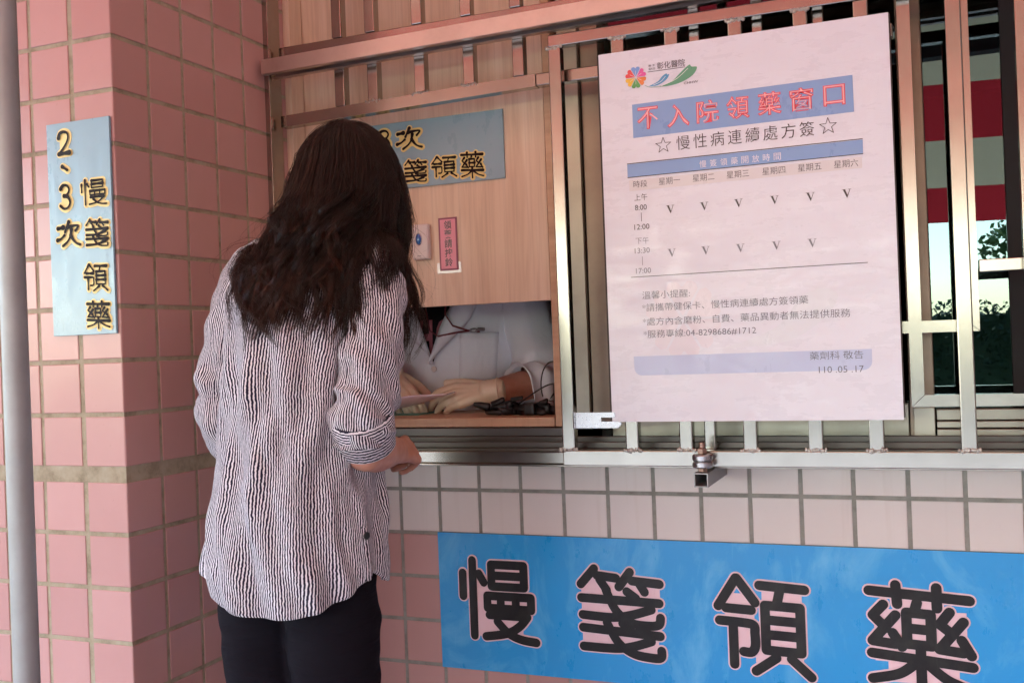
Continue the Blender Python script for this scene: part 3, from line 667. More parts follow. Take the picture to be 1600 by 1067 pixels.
for i, a_ in enumerate((-.1366, -.0713, -.0068, .0592, .1234, .1867)): part('tick_mark', 'p_ink', lambda b: vmark(b, a_, .0463+.0002*i))
for a_ in (-.1371, -.0718, -.0066, .0593, .1235): part('tick_mark', 'p_ink2', lambda b: vmark(b, a_, -.0374))
for tx_, cx_, cz_, h_, w_ in (('溫馨小提醒:', -.1515, -.116, .0150, .0935), ('*請攜帶健保卡、慢性病連續處方簽領藥', -.0432, -.1399, .0152, .3118), ('*處方內含磨粉、自費、藥品異動者無法提供服務', -.0068, -.1672, .0152, .3842),
                         ('*服務專線:04-8298686#1712', -.0908, -.1914, .0152, .2155), ('藥劑科 敬告', .1580, -.2432, .0150, .0930), ('110 .05 .17', .1655, -.2688, .0118, .0777)):
    part('reminder_line', 'p_ink2', lambda b: text(b, tx_, PX+cx_, PZ+cz_, y2, h=h_, w=w_, offset=-.004))
def rstrip(b):
    pts = [(-.2200, -.2338), (.2194, -.2338), (.2190, -.256)]+[(.2040+.0150*math.cos(a), -.2560-.0150*math.sin(a)) for a in np.linspace(.2, 1.57, 6)]+[(-.2045-.0150*math.sin(a), -.2560-.0150*math.cos(a)) for a in np.linspace(0, 1.4, 6)]
    quad(b, pts, y1)
part('footer_strip', 'p_strip', rstrip)

# ------------------------------------------------------------------ blue banner on the tiled wall
bn = thing('banner', (.93, .618, .75), 'wide glossy blue banner with big black characters on the tiled wall', 'banner')
nx, nz = 60, 16; vs = []
for j in range(nz+1):
    for i in range(nx+1):
        x = .324+1.60*i/nx; z = .446+.306*j/nz
        vs.append((x, .6185, z))
fs = [(j*(nx+1)+i, j*(nx+1)+i+1, (j+1)*(nx+1)+i+1, (j+1)*(nx+1)+i) for j in range(nz) for i in range(nx)]
mb = MB(); mb.add(vs, fs, smooth=True); mb.box(.324, 1.924, .6187, .6205, .446, .752); obj('sheet', mb, M['banner'], bn, fix=False)
BC = {'man': (.3745, .5085, .5640, .7020), 'jian': (.6543, .4935, .8463, .6950), 'ling': (.9480, .4840, 1.1438, .6925), 'yao': (1.2429, .4780, 1.4390, .6925)}
for k, q in BC.items():
    mbp, mbk = MB(), MB()
    yy = hull_fill(mbp, k, *q, .6178); glyph(mbp, k, *q, yy, .0100, bold=.0027); glyph(mbk, k, *q, .6160, .0096)
    obj('character_backing', mbp, M['banner_pink'], bn, fix=False); obj('character', mbk, M['banner_black'], bn, fix=False)

# ------------------------------------------------------------------ pale blue signs
def blue_sign(name, x0, x1, z0, z1, y, chars, label, r):
    s = thing(name, ((x0+x1)/2, y, z0), label, 'sign', 'pale blue plates with black and yellow lettering')
    mb = MB(); mb.box(x0, x1, y-.003, y+.002, z0, z1, .0006); obj('plate', mb, M['signblue'], s)
    for k, q in chars:
        a, c = MB(), MB(); rr = r*(1.30 if k in ('two', 'three', 'ci', 'comma') else .86)
        yy = hull_fill(a, k, *q, y-.0034); glyph(a, k, *q, yy, rr*.9, bold=r*1.25); glyph(c, k, *q, y-.0052, rr, brush=True)
        obj('character_outline', a, M['sign_yellow'], s, fix=False); obj('character', c, M['sign_black'], s, fix=False)
    return s
blue_sign('vertical_sign', -.1575, -.0055, 1.220, 1.620, -.0035, [
    ('two', (-.1300, 1.5590, -.0975, 1.6030)), ('comma', (-.1220, 1.5280, -.1050, 1.5390)), ('three', (-.1300, 1.4570, -.0990, 1.5030)), ('ci', (-.1387, 1.3866, -.0807, 1.434)),
    ('man', (-.0773, 1.4567, -.0127, 1.5091)), ('jian', (-.0692, 1.3787, -.0123, 1.4344)), ('ling', (-.0777, 1.2976, -.0176, 1.3523)), ('yao', (-.073, 1.2291, -.0163, 1.2823))],
    'upright pale blue sign fixed to the front of the pink tiled pillar', .0030)
blue_sign('horizontal_sign', .128, .528, 1.538, 1.690, YB-.0025, [
    ('two', (.150, 1.630, .185, 1.675)), ('comma', (.192, 1.634, .206, 1.646)), ('three', (.2146, 1.630, .2500, 1.675)), ('ci', (.2638, 1.6253, .330, 1.675)),
    ('man', (.205, 1.546, .266, 1.602)), ('jian', (.2811, 1.5457, .3396, 1.6014)), ('ling', (.3491, 1.5506, .4147, 1.6025)), ('yao', (.4231, 1.5435, .4797, 1.6045))],
    'sideways pale blue sign on the wooden hatch panel above the doorbell', .0030)
# doorbell and label
db = thing('doorbell', (.319, YB-.005, 1.41), 'white doorbell with blue oval button on the wooden hatch panel', 'doorbell')
mb = MB(); mb.box(.298, .340, YB-.017, YB-.0005, 1.372, 1.452, .004); obj('housing', mb, M['white_plastic'], db)
mb = MB(); mb.ball((.3165, YB-.017, 1.418), (.0088, .0025, .0145), 24, 10); obj('bezel', mb, M['chrome'], db)
mb = MB(); mb.ball((.3165, YB-.0178, 1.418), (.0068, .0035, .0122), 24, 10); obj('button', mb, M['blue_btn'], db)
mb = MB(); mb.box(.311, .3215, YB-.0173, YB-.0165, 1.3790, 1.3803); obj('marking', mb, M['p_ink2'], db)
lb = thing('bell_label', (.383, YB-.001, 1.40), 'small pink label with purple border beside the doorbell', 'label')
mb = MB(); mb.box(.353, .412, YB-.0012, YB-.0003, 1.338, 1.362); obj('tape', mb, M['tape'], lb)
mb = MB(); mb.box(.360, .406, YB-.0022, YB-.0014, 1.344, 1.463); obj('border', mb, M['label_border'], lb)
mb = MB(); mb.box(.364, .402, YB-.0028, YB-.0023, 1.348, 1.459); obj('paper', mb, M['label_pink'], lb)
mb = MB()
for i, ch in enumerate('領藥請按鈴'): text(mb, ch, .3835, 1.4465-.0210*i, YB-.0032, h=.0185, w=.0180, offset=.012, ref=0)
obj('lettering', mb, M['p_ink'], lb, fix=False)

# ------------------------------------------------------------------ people helpers
def sm(a, b, x):
    u = min(1, max(0, (x-a)/(b-a))); return u*u*(3-2*u)
def lerp_rows(rows, z):
    if z <= rows[0][0]: return rows[0][1:]
    for r0, r1 in zip(rows, rows[1:]):
        if z <= r1[0]:
            u = (z-r0[0])/(r1[0]-r0[0]); u = u*u*(3-2*u)*.5+u*.5
            return tuple(a+(b-a)*u for a, b in zip(r0[1:], r1[1:]))
    return rows[-1][1:]
def loft(mb, rows, n=28, shrink=0, mi=0, m=40):
    """closed solid of elliptical sections (z,cx,cy,a,b)"""
    z0, z1 = rows[0][0], rows[-1][0]; vs = []
    for i in range(m+1):
        z = z0+(z1-z0)*i/m; cx, cy, a, b = lerp_rows(rows, z)
        for j in range(n):
            A = 2*math.pi*j/n; vs.append((cx+(a-shrink)*math.cos(A), cy+(b-shrink)*math.sin(A), z))
    fs = [(i*n+j, i*n+(j+1) % n, (i+1)*n+(j+1) % n, (i+1)*n+j) for i in range(m) for j in range(n)]
    fs += [tuple(range(n))[::-1], tuple(range(m*n, m*n+n))]
    mb.add(vs, fs, mi=mi, smooth=True)
def hand(mb, W, Dv, N, Sv, curl, sc=1.0, thumb=(.6, .55, -.45), spread=.10, tcurl=.5):
    """palm and five fingers: Dv forearm->knuckles, N back of hand, Sv thumb side; curl = per finger (c1,c2,c3)"""
    W = Vector(W); Dv = Vector(Dv).normalized(); N = Vector(N); N = (N-Dv*N.dot(Dv)).normalized(); Sv2 = N.cross(Dv); Sv = Sv2 if Sv2.dot(Vector(Sv)) > 0 else -Sv2
    K = [(.027, .086), (.009, .090), (-.009, .086), (-.026, .078)]; Ls = [(.042, .025, .021), (.046, .029, .022), (.043, .027, .021), (.033, .020, .019)]; rd = (.0088, .0090, .0084, .0075)
    for i in range(4):
        kn = W+(Dv*K[i][1]+Sv*K[i][0])*sc
        mb.tube([W+Sv*K[i][0]*.55*sc-N*.001, W+(kn-W)*.55+N*.001, kn], [.0145*sc, .0135*sc, .0108*sc], 12)
        th = 0; p_ = kn; pts = [kn-Dv*.012*sc, kn]; rr = [rd[i]*1.1*sc, rd[i]*1.14*sc]
        for q in range(3):
            c = curl[i][q]
            for h in (.5, .5):
                th += c*h; d = Dv*math.cos(th)-N*math.sin(th)+Sv*(1.5-i)*spread*.5*math.cos(th)
                p_ = p_+d.normalized()*Ls[i][q]*sc*.5; pts.append(p_); rr.append(rd[i]*sc*(1.03-.09*q-.05*(h == .5)))
        mb.tube(pts, rr, 10)
    tb = W+(Dv*.022+Sv*.024-N*.006)*sc; td = (Dv*thumb[0]+Sv*thumb[1]+N*thumb[2]).normalized(); td2 = (td+(Dv*.7-Sv*.5-N*.2)*tcurl).normalized()
    k1 = tb+td*.040*sc; k2 = k1+td2*.030*sc; k3 = k2+(td2+(Dv*.4-Sv*.4)*tcurl).normalized()*.024*sc
    mb.tube([W+Dv*.004*sc+Sv*.012*sc, tb, k1, k2, k3], [.013*sc, .0145*sc, .0115*sc, .0100*sc, .0078*sc], 12)
def head(mb, C, s, scl=1.0):
    """head facing s*y: cranium, jaw, nose, lips, ears"""
    C = Vector(C)
    mb.ball(C, (.072*scl, .090*scl, .098*scl), 24, 16)
    mb.ball(C+Vector((0, s*.022, -.040))*scl, (.056*scl, .068*scl, .080*scl), 20, 14)
    mb.tube([C+Vector((0, s*.088, .005))*scl, C+Vector((0, s*.100, -.020))*scl, C+Vector((0, s*.106, -.036))*scl, C+Vector((0, s*.092, -.042))*scl], [.008*scl, .009*scl, .012*scl, .009*scl], 10)
    for q in (-1, 1):
        mb.ball(C+Vector((q*.012, s*.090, -.040))*scl, (.008*scl, .009*scl, .007*scl), 8, 6)
        mb.ball(C+Vector((q*.074, -s*.004, -.015))*scl, (.010*scl, .018*scl, .030*scl), 12, 8)
    mb.tube([C+Vector((-.022, s*.078, -.070))*scl, C+Vector((0, s*.088, -.067))*scl, C+Vector((.022, s*.078, -.070))*scl], [.004*scl, .0065*scl, .004*scl], 8)
    mb.tube([C+Vector((-.018, s*.077, -.080))*scl, C+Vector((0, s*.085, -.080))*scl, C+Vector((.018, s*.077, -.080))*scl], [.004*scl, .007*scl, .004*scl], 8)
def eyes(parent, C, s, scl=1.0):
    for q in (-1, 1):
        e = Vector(C)+Vector((q*.030, s*.077, -.004))*scl
        mb = MB(); mb.ball(e, (.0125*scl,)*3, 14, 10); ey = obj('eye', mb, M['white_eye'], parent)
        mb = MB(); mb.ball(e+Vector((0, s*.0085*scl, 0)), (.0060*scl, .0045*scl, .0060*scl), 12, 8); obj('iris', mb, M['iris'], ey)

# ------------------------------------------------------------------ customer
wm = thing('person', (.33, .05, 0), 'woman with long dark hair in a striped shirt standing with her back turned', 'person')
HC = Vector((.390, .178, 1.476))
TORSO = [(.60, .336, .048, .152, .122), (.74, .336, .048, .157, .125), (.80, .336, .048, .162, .129), (.88, .336, .049, .155, .124), (1.0, .341, .052, .136, .113), (1.10, .342, .062, .137, .110), (1.20, .343, .076, .150, .109),
         (1.27, .346, .088, .158, .101), (1.315, .348, .097, .152, .090), (1.345, .350, .104, .120, .075), (1.365, .352, .110, .085, .063), (1.39, .355, .118, .060, .057), (1.415, .359, .124, .054, .054)]
shR, eR, wR = Vector((.468, .100, 1.315)), Vector((.487, .028, 1.003)), Vector((.460, .190, .984))
shL, eL, wL = Vector((.222, .095, 1.315)), Vector((.194, .040, 1.050)), Vector((.24, .245, 1.03))
mb = MB()
loft(mb, [(.74, .336, .05, .095, .08), (.90, .336, .05, .105, .085)]+[(z_, x_, y_, a_-.03, b_-.03) for z_, x_, y_, a_, b_ in TORSO[4:-4]]+TORSO[-4:], 28, .008)
mb.tube([(.350, .110, 1.36), (.362, .125, 1.40), HC+Vector((-.010, -.02, -.06))], [.056, .050, .052], 16)
head(mb, HC, 1, .95)
for sh, e, w_ in ((shR, eR, wR), (shL, eL, wL)):
    mb.tube([sh, sh.lerp(e, .4), e], [.044, .041, .036], 14); mb.tube([e, e.lerp(w_, .35), e.lerp(w_, .75), w_], [.036, .039, .030, .0245], 14, flat=(1, 1))
fist = [(1.15, 1.25, .7), (1.2, 1.3, .7), (1.25, 1.3, .7), (1.3, 1.3, .7)]
hand(mb, wR, Vector((-.10, .97, -.08)), (.75, .10, .55), (-.4, .2, .8), fist, .93, (.75, .30, -.45), .05, .7)
hand(mb, wL, Vector((.55, .80, -.05)), (-.2, .2, 1), (.7, -.3, .1), [(.5, .6, .4)]*4, .93)
for q, tx in ((-1, .258), (1, .396)):
    mb.tube([(tx, .05, .80), (tx+q*.002, .055, .62), (tx, .055, .45), (tx, .045, .25), (tx, .045, .09)], [.066, .062, .048, .044, .034], 16)
    mb.tube([(tx, .03, .05), (tx+q*.01, .16, .035)], [.036, .030], 12)
body = fuse(mb, .0042, 4, 'body', [M['skin']], wm.location)
obj('body', body, M['skin'], wm); eyes(wm, HC, 1, .95)
# trousers
mb = MB(); loft(mb, [(.79, .334, .050, .118, .092), (.86, .335, .048, .120, .094), (.95, .336, .05, .110, .086)], 32)
for q, tx in ((-1, .258), (1, .396)):
    mb.tube([(tx, .05, .83), (tx+q*.002, .053, .72), (tx+q*.002, .055, .60), (tx, .058, .48), (tx, .05, .30), (tx, .05, .08)], [.072, .080, .075, .062, .056, .050], 28, flat=(1.04, 1))
tro = fuse(mb, .005, 5, 'trousers', [M['trousers']], wm.location)
for v_ in tro.vertices:
    q = v_.co+wm.location; n_ = noise.noise(Vector((q.x*9, q.y*9, q.z*30)))*.0050+noise.noise(Vector((q.x*16+q.z*12, q.y*14, q.z*22)))*.004; v_.co += v_.normal*n_
obj('trousers', tro, M['trousers'], wm)
for q, tx in ((-1, .258), (1, .396)):
    mb = MB(); mb.tube([(tx, -.02, .045), (tx, .06, .05), (tx+q*.012, .15, .04), (tx+q*.014, .19, .03)], [.036, .044, .042, .030], 14, flat=(.9, 1)); mb.box(tx-.04, tx+.05, -.05, .215, .001, .014, .004)
    obj('shoe', fuse(mb, .005, 3, 'shoe', [M['black']], wm.location), M['black'], wm)
# shirt
def hem(ph):
    a = abs(ph)
    return .734+.060*min(1, (abs(ph-.1*(a < 1.4))/1.32)**2)-.028*sm(1.5, 2.0, a)
def shirt_pt(ph, z):
    cx, cy, a, b = lerp_rows(TORSO, z)
    e = 2.25; c, s = math.sin(ph), -math.cos(ph)
    k = (abs(c)**e+abs(s)**e)**(-1/e)
    x, y = c*k*a, s*k*b
    fade = sm(1.30, 1.18, z); low = sm(1.15, .80, z)
    d = .0045*fade*math.sin(13*ph+2.2*math.sin(3*z*5+ph)+.6*math.sin(9*z))+.0050*low*math.sin(7*ph+1+4*z)
    d += fade*.016*noise.noise(Vector((c*2.6+z*2.2, s*2.6, z*3.1)))+.006*noise.noise(Vector((c*7+5*z, s*7, z*9)))
    d += .0035*noise.noise(Vector((c*5, s*5, z*26+ph*4)))*sm(1.10, .9, z)
    L = math.hypot(x, y) or 1
    return Vector((cx+x*(1+d/L), cy+y*(1+d/L), z))
NP, NZ = 240, 190; NST = 204; vs = []; fs = []; us = []
for i in range(NZ+1):
    v_ = i/NZ
    for j in range(NP+1):
        ph = -math.pi+2*math.pi*j/NP; h_ = hem(ph); z = h_+(1.405-h_)*v_
        q = shirt_pt(ph, z)
        if i == 0: q = Vector((q.x+(.33-q.x)*.02, q.y+(.05-q.y)*.02, q.z))
        vs.append(q)
UW = [1.3*noise.noise(Vector((math.sin(p_)*2.4+q.z*1.5, math.cos(p_)*2.4, q.z*3.4)))+.6*noise.noise(Vector((math.sin(p_)*6+q.z*5, math.cos(p_)*6, q.z*8))) for q, p_ in ((vs[k], -math.pi+2*math.pi*(k % (NP+1))/NP) for k in range(len(vs)))]
# stripes follow the cloth: constant angle on the body, gently gathered at the back yoke
for i in range(NZ):
    for j in range(NP):
        a, b_, c, d = i*(NP+1)+j, i*(NP+1)+j+1, (i+1)*(NP+1)+j+1, (i+1)*(NP+1)+j
        fs.append((a, b_, c, d)); U = lambda k: NST*((k % (NP+1))/NP)+UW[k]
        us.append([(U(k), vs[k].z) for k in (a, b_, c, d)])
mb = MB(); mb.add(vs, fs, us, smooth=True)
def sleeve(pts, rads, nst, seed, up):
    """cloth tube with crumple folds"""
    P_ = [Vector(q) for q in pts]; fine = []; fr = []
    m = 16
    for i in range(len(P_)-1):
        p0, p1, p2, p3 = P_[max(i-1, 0)], P_[i], P_[i+1], P_[min(i+2, len(P_)-1)]
        for k in range(m):
            u = k/m; fine.append(.5*((2*p1)+(p2-p0)*u+(2*p0-5*p1+4*p2-p3)*u*u+(3*p1-p0-3*p2+p3)*u**3)); fr.append(rads[i]+(rads[i+1]-rads[i])*u)
    fine.append(P_[-1]); fr.append(rads[-1])
    s0 = len(mb.v); mb.tube(fine, fr, 56, False, uv=nst, up=up)
    n = len(fine)
    for i in range(n):
        for j in range(56):
            q = Vector(mb.v[s0+i*56+j]); r = q-fine[i]; A = 2*math.pi*j/56; ss = i/n
            d = .0075*noise.noise(Vector((math.cos(A)*1.6+seed, math.sin(A)*1.6, ss*9)))+.0055*noise.noise(Vector((math.cos(A)*2.2+ss*6, math.sin(A)*2.2+seed, ss*17)))
            d += .004*math.sin(ss*42+3*math.sin(A+seed)+2.2*A)*sm(.25, .55, ss)
            mb.v[s0+i*56+j] = tuple(fine[i]+r*(1+d/r.length))
sleeve([(.418, .105, 1.335), (.460, .096, 1.320), (.486, .078, 1.262), (.498, .050, 1.175), (.499, .026, 1.10), (.494, .014, 1.062), (.491, .023, 1.020)], [.050, .054, .055, .053, .052, .0525, .047], 76, 1.3, (0, -1, 0))
sleeve([(.275, .100, 1.335), (.234, .096, 1.320), (.208, .085, 1.262), (.197, .064, 1.175), (.192, .050, 1.10), (.194, .045, 1.052), (.200, .080, 1.020), (.212, .135, 1.022)], [.050, .054, .054, .052, .050, .050, .048, .045], 76, 4.1, (0, -1, 0))
# collar
n = 48; vs = []; fs = []; us = []
for i, (z, rx, ry) in enumerate(((1.385, .064, .061), (1.415, .061, .059), (1.43, .062, .060), (1.425, .067, .065), (1.392, .078, .075))):
    for j in range(n+1):
        A = 2*math.pi*j/n; vs.append((.356+rx*math.cos(A), .121+ry*math.sin(A), z+.006*math.sin(A)))
for i in range(4):
    for j in range(n): fs.append((i*(n+1)+j, i*(n+1)+j+1, (i+1)*(n+1)+j+1, (i+1)*(n+1)+j)); us.append([(i*3, j*.01), (i*3, j*.01+.01), (i*3+3, j*.01+.01), (i*3+3, j*.01)])
mb.add(vs, fs, us, smooth=True)
shirt = obj('shirt', mb, M['shirt'], wm, fix=False)
def cuff(c0, c1, r0, r1, up):
    mb = MB(); c0, c1 = Vector(c0), Vector(c1); pts = [c0.lerp(c1, u) for u in (0, .04, .5, .96, 1)]; rr = [r0-.004, r0, (r0+r1)/2+.001, r1, r1-.005]
    mb.tube(pts, rr, 48, False, uv=1, up=up)
    k = len(mb.uv)
    for i in range(k): mb.uv[i] = [(v_*165, u*.35) for u, v_ in mb.uv[i]]      # stripes run round the cuff
    return obj('cuff', mb, M['shirt'], wm, fix=False)
cuff((.4945, .008, 1.068), (.484, .046, 1.006), .0560, .0490, (0, 0, 1)); cuff((.205, .100, 1.018), (.220, .170, 1.024), .052, .046, (0, 0, 1))
def button(c, n_, r=.0065):
    c = Vector(c); n_ = Vector(n_).normalized(); mb = MB(); mb.cyl(c, c+n_*.0028, r, 18); return obj('button', mb, M['black'], wm)
# side tab with button, cuff tab with button
q0 = [shirt_pt(1.30, z) for z in (.790, .82, .85, .875)]; out = Vector((.93, -.36, 0))
mb = MB(); mb.tube([q+out*.003 for q in q0], .0070, 12, True, uv=7, up=out, flat=(.22, 1)); obj('side_tab', mb, M['shirt'], wm, fix=False)
button(q0[2]+out*.005+Vector((0, 0, .012)), out)
button((.532, .012, 1.034), (.88, -.40, -.1))
# hair
HR = Vector((.070, .093, .106))
def scalp(ph, el, off):
    return HC+Vector((math.sin(ph)*math.cos(el)*(HR.x+off), -math.cos(ph)*math.cos(el)*(HR.y+off), math.sin(el)*(HR.z+off)))
def push(q, margin):
    if q.z > 1.412: return q
    cx, cy, a, b = lerp_rows(TORSO, q.z); a += margin; b += margin
    r = math.hypot((q.x-cx)/a, (q.y-cy)/b)
    if r < 1: 
        r = max(r, .05); q = Vector((cx+(q.x-cx)/r, cy+(q.y-cy)/r, q.z))
    for S0, E0 in ((shR, eR), (shL, eL)):
        d = E0-S0; u = min(1, max(0, (q-S0).dot(d)/d.length_squared)); c = S0+d*u; v_ = q-c; R_ = .058+margin*.6
        if v_.length < R_: q = c+v_.normalized()*R_
    return q
def guide(ph, el0, lay, zend, rnd, n=38):
    """one lock: over the scalp, then hanging, draped on back and shoulders, waving towards the tip"""
    pts = []; off = .002+.012*lay; k0 = 8; e1 = R(14)
    if el0 < e1+.1: e1 = el0-.1
    for i in range(k0):
        el = el0+(e1-el0)*i/(k0-1); pts.append(scalp(ph, el, off+.006*i/k0))
    e = pts[-1]; tan = (pts[-1]-pts[-2]).normalized(); a = abs(ph); back = math.cos(min(a, math.pi/2))
    sp = .066 if ph > 0 else .036
    tx = HC.x-.014+(sp+.025*lay)*math.sin(ph)+(rnd[0]-.5)*.05
    ty = (HC.y+.022)*(sm(1.25, 1.75, a) if ph > 0 else sm(1.70, 1.9, a))
    ty += (rnd[1]-.5)*.02-.02*lay*back
    Tp = Vector((tx, ty, zend)); L = (Tp-e).length
    P1, P2 = e+tan*L*.34, Tp+Vector((0, .012*back, L*.42))
    amp = .008+.011*rnd[2]; w1 = 1.45+.45*rnd[3]; p1 = 3.4*math.sin(ph*1.8+.3)+2.0*rnd[4]; tw = rnd[5]*6.28; m_ = n-k0
    for i in range(1, m_+1):
        u = i/m_; v_ = 1-u
        q = e*v_**3+P1*3*v_*v_*u+P2*3*v_*u*u+Tp*u**3
        A = amp*sm(.08, .7, u)
        q += Vector((A*math.sin(p1+w1*6.28*u), A*.8*math.cos(p1+w1*6.28*u), 0))
        if ph > .95: q.x += .030*sm(.5, 1, u); q.y += .012*sm(.5, 1, u)
        if u > .78:
            c = (u-.78)/.22; q += Vector((math.cos(tw)*.034*c*c, -abs(math.sin(tw))*.016*c*c, (.006+.026*rnd[2])*c*c))
        pts.append(push(q, .006+.012*lay+.004*rnd[1]))
    return pts
V_, F_, TI = [], [], []
def strands(g, cnt, spread, rad, tint):
    G_ = np.array([tuple(q) for q in g]); n = len(G_)
    T_ = np.gradient(G_, axis=0); T_ /= np.linalg.norm(T_, axis=1)[:, None]
    U_ = np.cross(T_, [0.31, .2, .93]); U_ /= np.linalg.norm(U_, axis=1)[:, None]; W_ = np.cross(T_, U_)
    u = np.linspace(0, 1, n)
    for _ in range(cnt):
        a, b_ = rng.normal(0, 1, 2); ph, fq = rng.uniform(0, 6.28), rng.uniform(3, 9)
        sp = spread*(.55+.85*np.sin(math.pi*np.clip(u*1.15, 0, 1))-.25*u)
        wob = .0025*u*np.sin(ph+fq*u*2)
        cut = rng.uniform(.88, 1.0) if rng.random() < .7 else rng.uniform(.7, 1)
        C_ = G_+U_*(a*sp+wob)[:, None]+W_*(b_*sp*.7+wob)[:, None]
        m = max(8, int(n*cut)); C_ = C_[:m]; r = rad*np.minimum(1, 1.25-np.linspace(0, 1, m))
        o = len(V_)
        for k, (du, dw) in enumerate(((1, 0), (-.5, .87), (-.5, -.87))):
            pass
        ring = C_[:, None, :]+(U_[:m, None, :]*np.array([1, -.5, -.5])[None, :, None]+W_[:m, None, :]*np.array([0, .87, -.87])[None, :, None])*r[:, None, None]
        V_.extend(map(tuple, ring.reshape(-1, 3)))
        for i in range(m-1):
            for k in range(3):
                k2 = (k+1) % 3; F_.append((o+i*3+k, o+i*3+k2, o+(i+1)*3+k2, o+(i+1)*3+k))
        tt = np.clip(tint+.30*np.linspace(0, 1, m)**2+rng.normal(0, .10), 0, 1)
        TI.extend(np.repeat(tt, 3))
for c in range(300):
    lay = rng.random()**.9; ph = rng.uniform(-1.68, 2.2); el = R(rng.uniform(24, 88)) if abs(ph) < 1.9 else R(rng.uniform(40, 88))
    ze = 1.150+.125*rng.random()
    if ph > .95: ze -= .035
    if rng.random() < .15: ze += .10*rng.random()
    strands(guide(ph, el, lay, ze, rng.random(6)), 36, .0030+.0030*rng.random(), .00048, .04+.48*rng.random()**2.4)
for c in range(150):      # fly-away single hairs
    ph = rng.uniform(-2.2, 2.2); r6 = rng.random(6); r6[0] = r6[0]*1.8-.4; r6[2] = 1.0
    strands(guide(ph, R(rng.uniform(30, 85)), 1.05+.35*rng.random(), 1.17+.14*rng.random(), r6), 1, .004, .00032, .5)
hm = bpy.data.meshes.new('hair')
# inner cap so that no scalp shows
cm = MB(); n = 40; rows = []
for i in range(15):
    el = R(89-i*7.0)
    rows.append([scalp(-2.0+4.0*j/n, el, .006) for j in range(n+1)])
for i in range(8):
    u = (i+1)/8; rr = []
    for j in range(n+1):
        q = Vector(rows[14][j]); q2 = HC+(q-HC)*(1-.25*u); q2.z = q.z-.075*u; rr.append(q2)
    rows.append(rr)
cv = [tuple(q) for r in rows for q in r]; cf = [(i*(n+1)+j, i*(n+1)+j+1, (i+1)*(n+1)+j+1, (i+1)*(n+1)+j) for i in range(len(rows)-1) for j in range(n)]
o_ = len(V_); V_ += cv; F_ += [tuple(o_+k for k in f) for f in cf]; TI += [.05]*len(cv)
hm.from_pydata((np.array(V_)-np.array(wm.location)).tolist(), [], F_)
hm.attributes.new('tint', 'FLOAT', 'POINT').data.foreach_set('value', np.array(TI, dtype=np.float32)); hm.materials.append(M['hair'])
hm.polygons.foreach_set('use_smooth', [True]*len(hm.polygons)); hm.update()
obj('hair', hm, M['hair'], wm)

# ------------------------------------------------------------------ pharmacist behind the hatch
ph_ = thing('person', (.21, 1.0, 0), 'pharmacist in a white coat and glove behind the hatch slot', 'person')
PC = Vector((.20, .97, 1.50))
PT = [(.60, .21, 1.0, .175, .135), (.95, .21, 1.0, .165, .128), (1.10, .21, .995, .175, .132), (1.22, .21, .99, .190, .125), (1.30, .21, .99, .185, .108), (1.345, .208, .99, .140, .085), (1.38, .205, .985, .075, .064), (1.42, .203, .98, .056, .056)]
sL, kL, qL = Vector((.395, .99, 1.31)), Vector((.475, .91, 1.075)), Vector((.400, .775, 1.062))
sR, kR, qR = Vector((.025, .99, 1.31)), Vector((-.005, .93, 1.085)), Vector((.125, .800, 1.102))
mb = MB(); loft(mb, PT[1:], 28, .014); mb.tube([(.205, .985, 1.36), (.202, .978, 1.41), PC+Vector((0, .01, -.06))], [.054, .050, .05], 16); head(mb, PC, -1)
for s_, k_, q_ in ((sL, kL, qL), (sR, kR, qR)):
    mb.tube([s_, s_.lerp(k_, .45), k_], [.046, .042, .037], 14); mb.tube([k_, k_.lerp(q_, .35), q_], [.037, .038, .026], 14)
for tx in (.125, .295): mb.tube([(tx, 1.0, .80), (tx, 1.0, .45), (tx, 1.0, .09)], [.085, .056, .04], 16); mb.tube([(tx, 1.02, .05), (tx, .88, .04)], [.04, .032], 12)
glv = MB()
LH = dict(W=qL, Dv=Vector((-.93, -.30, -.14)), N=(-.25, -.65, .72), Sv=(-.2, -.5, .6))
hand(mb, qL, Vector((-.95, -.25, -.10)), (.05, -.80, .60), (-.1, .3, 1), [(.30, .45, .3), (.42, .5, .3), (.55, .5, .3), (.6, .55, .3)], .95, (.85, .30, .05), .04, .2)
hand(mb, qR, Vector((.62, -.60, -.50)), (-.10, -.55, .80), (.7, .6, -.1), [(.55, .6, .4), (.6, .65, .4), (.65, .65, .4), (.7, .7, .4)], .95, (.7, .5, -.4), .06, .3)
obj('body', fuse(mb, .0042, 4, 'body', [M['skin']], ph_.location), M['skin'], ph_); eyes(ph_, PC, -1)
for w_, d_, n_, s_, cu_, th_ in ((qL, Vector((-.95, -.25, -.10)), (.05, -.80, .60), (-.1, .3, 1), [(.30, .45, .3), (.42, .5, .3), (.55, .5, .3), (.6, .55, .3)], (.85, .30, .05)),
                               (qR, Vector((.62, -.60, -.50)), (-.10, -.55, .80), (.7, .6, -.1), [(.55, .6, .4), (.6, .65, .4), (.65, .65, .4), (.7, .7, .4)], (.7, .5, -.4))):
    g = MB(); hand(g, w_, d_, n_, s_, cu_, .985, th_, .04 if w_ is qL else .06, .2 if w_ is qL else .3)
    dn = d_.normalized(); g.tube([w_-dn*.022, w_+dn*.01], [.0285, .0285], 16)
    gm = fuse(g, .0028, 3, 'glove', [M['glove']], ph_.location)
    for v_ in gm.vertices: v_.co += v_.normal*.0012
    go = obj('glove', gm, M['glove'], ph_)
    g = MB(); A = Vector(dn).orthogonal().normalized(); B = dn.cross(A); c = w_-dn*.020
    g.tube([c+(A*math.cos(t_)+B*math.sin(t_))*.0292 for t_ in np.linspace(0, 2*math.pi, 25)], .0026, 8, False); obj('rolled_hem', g, M['glove'], go)
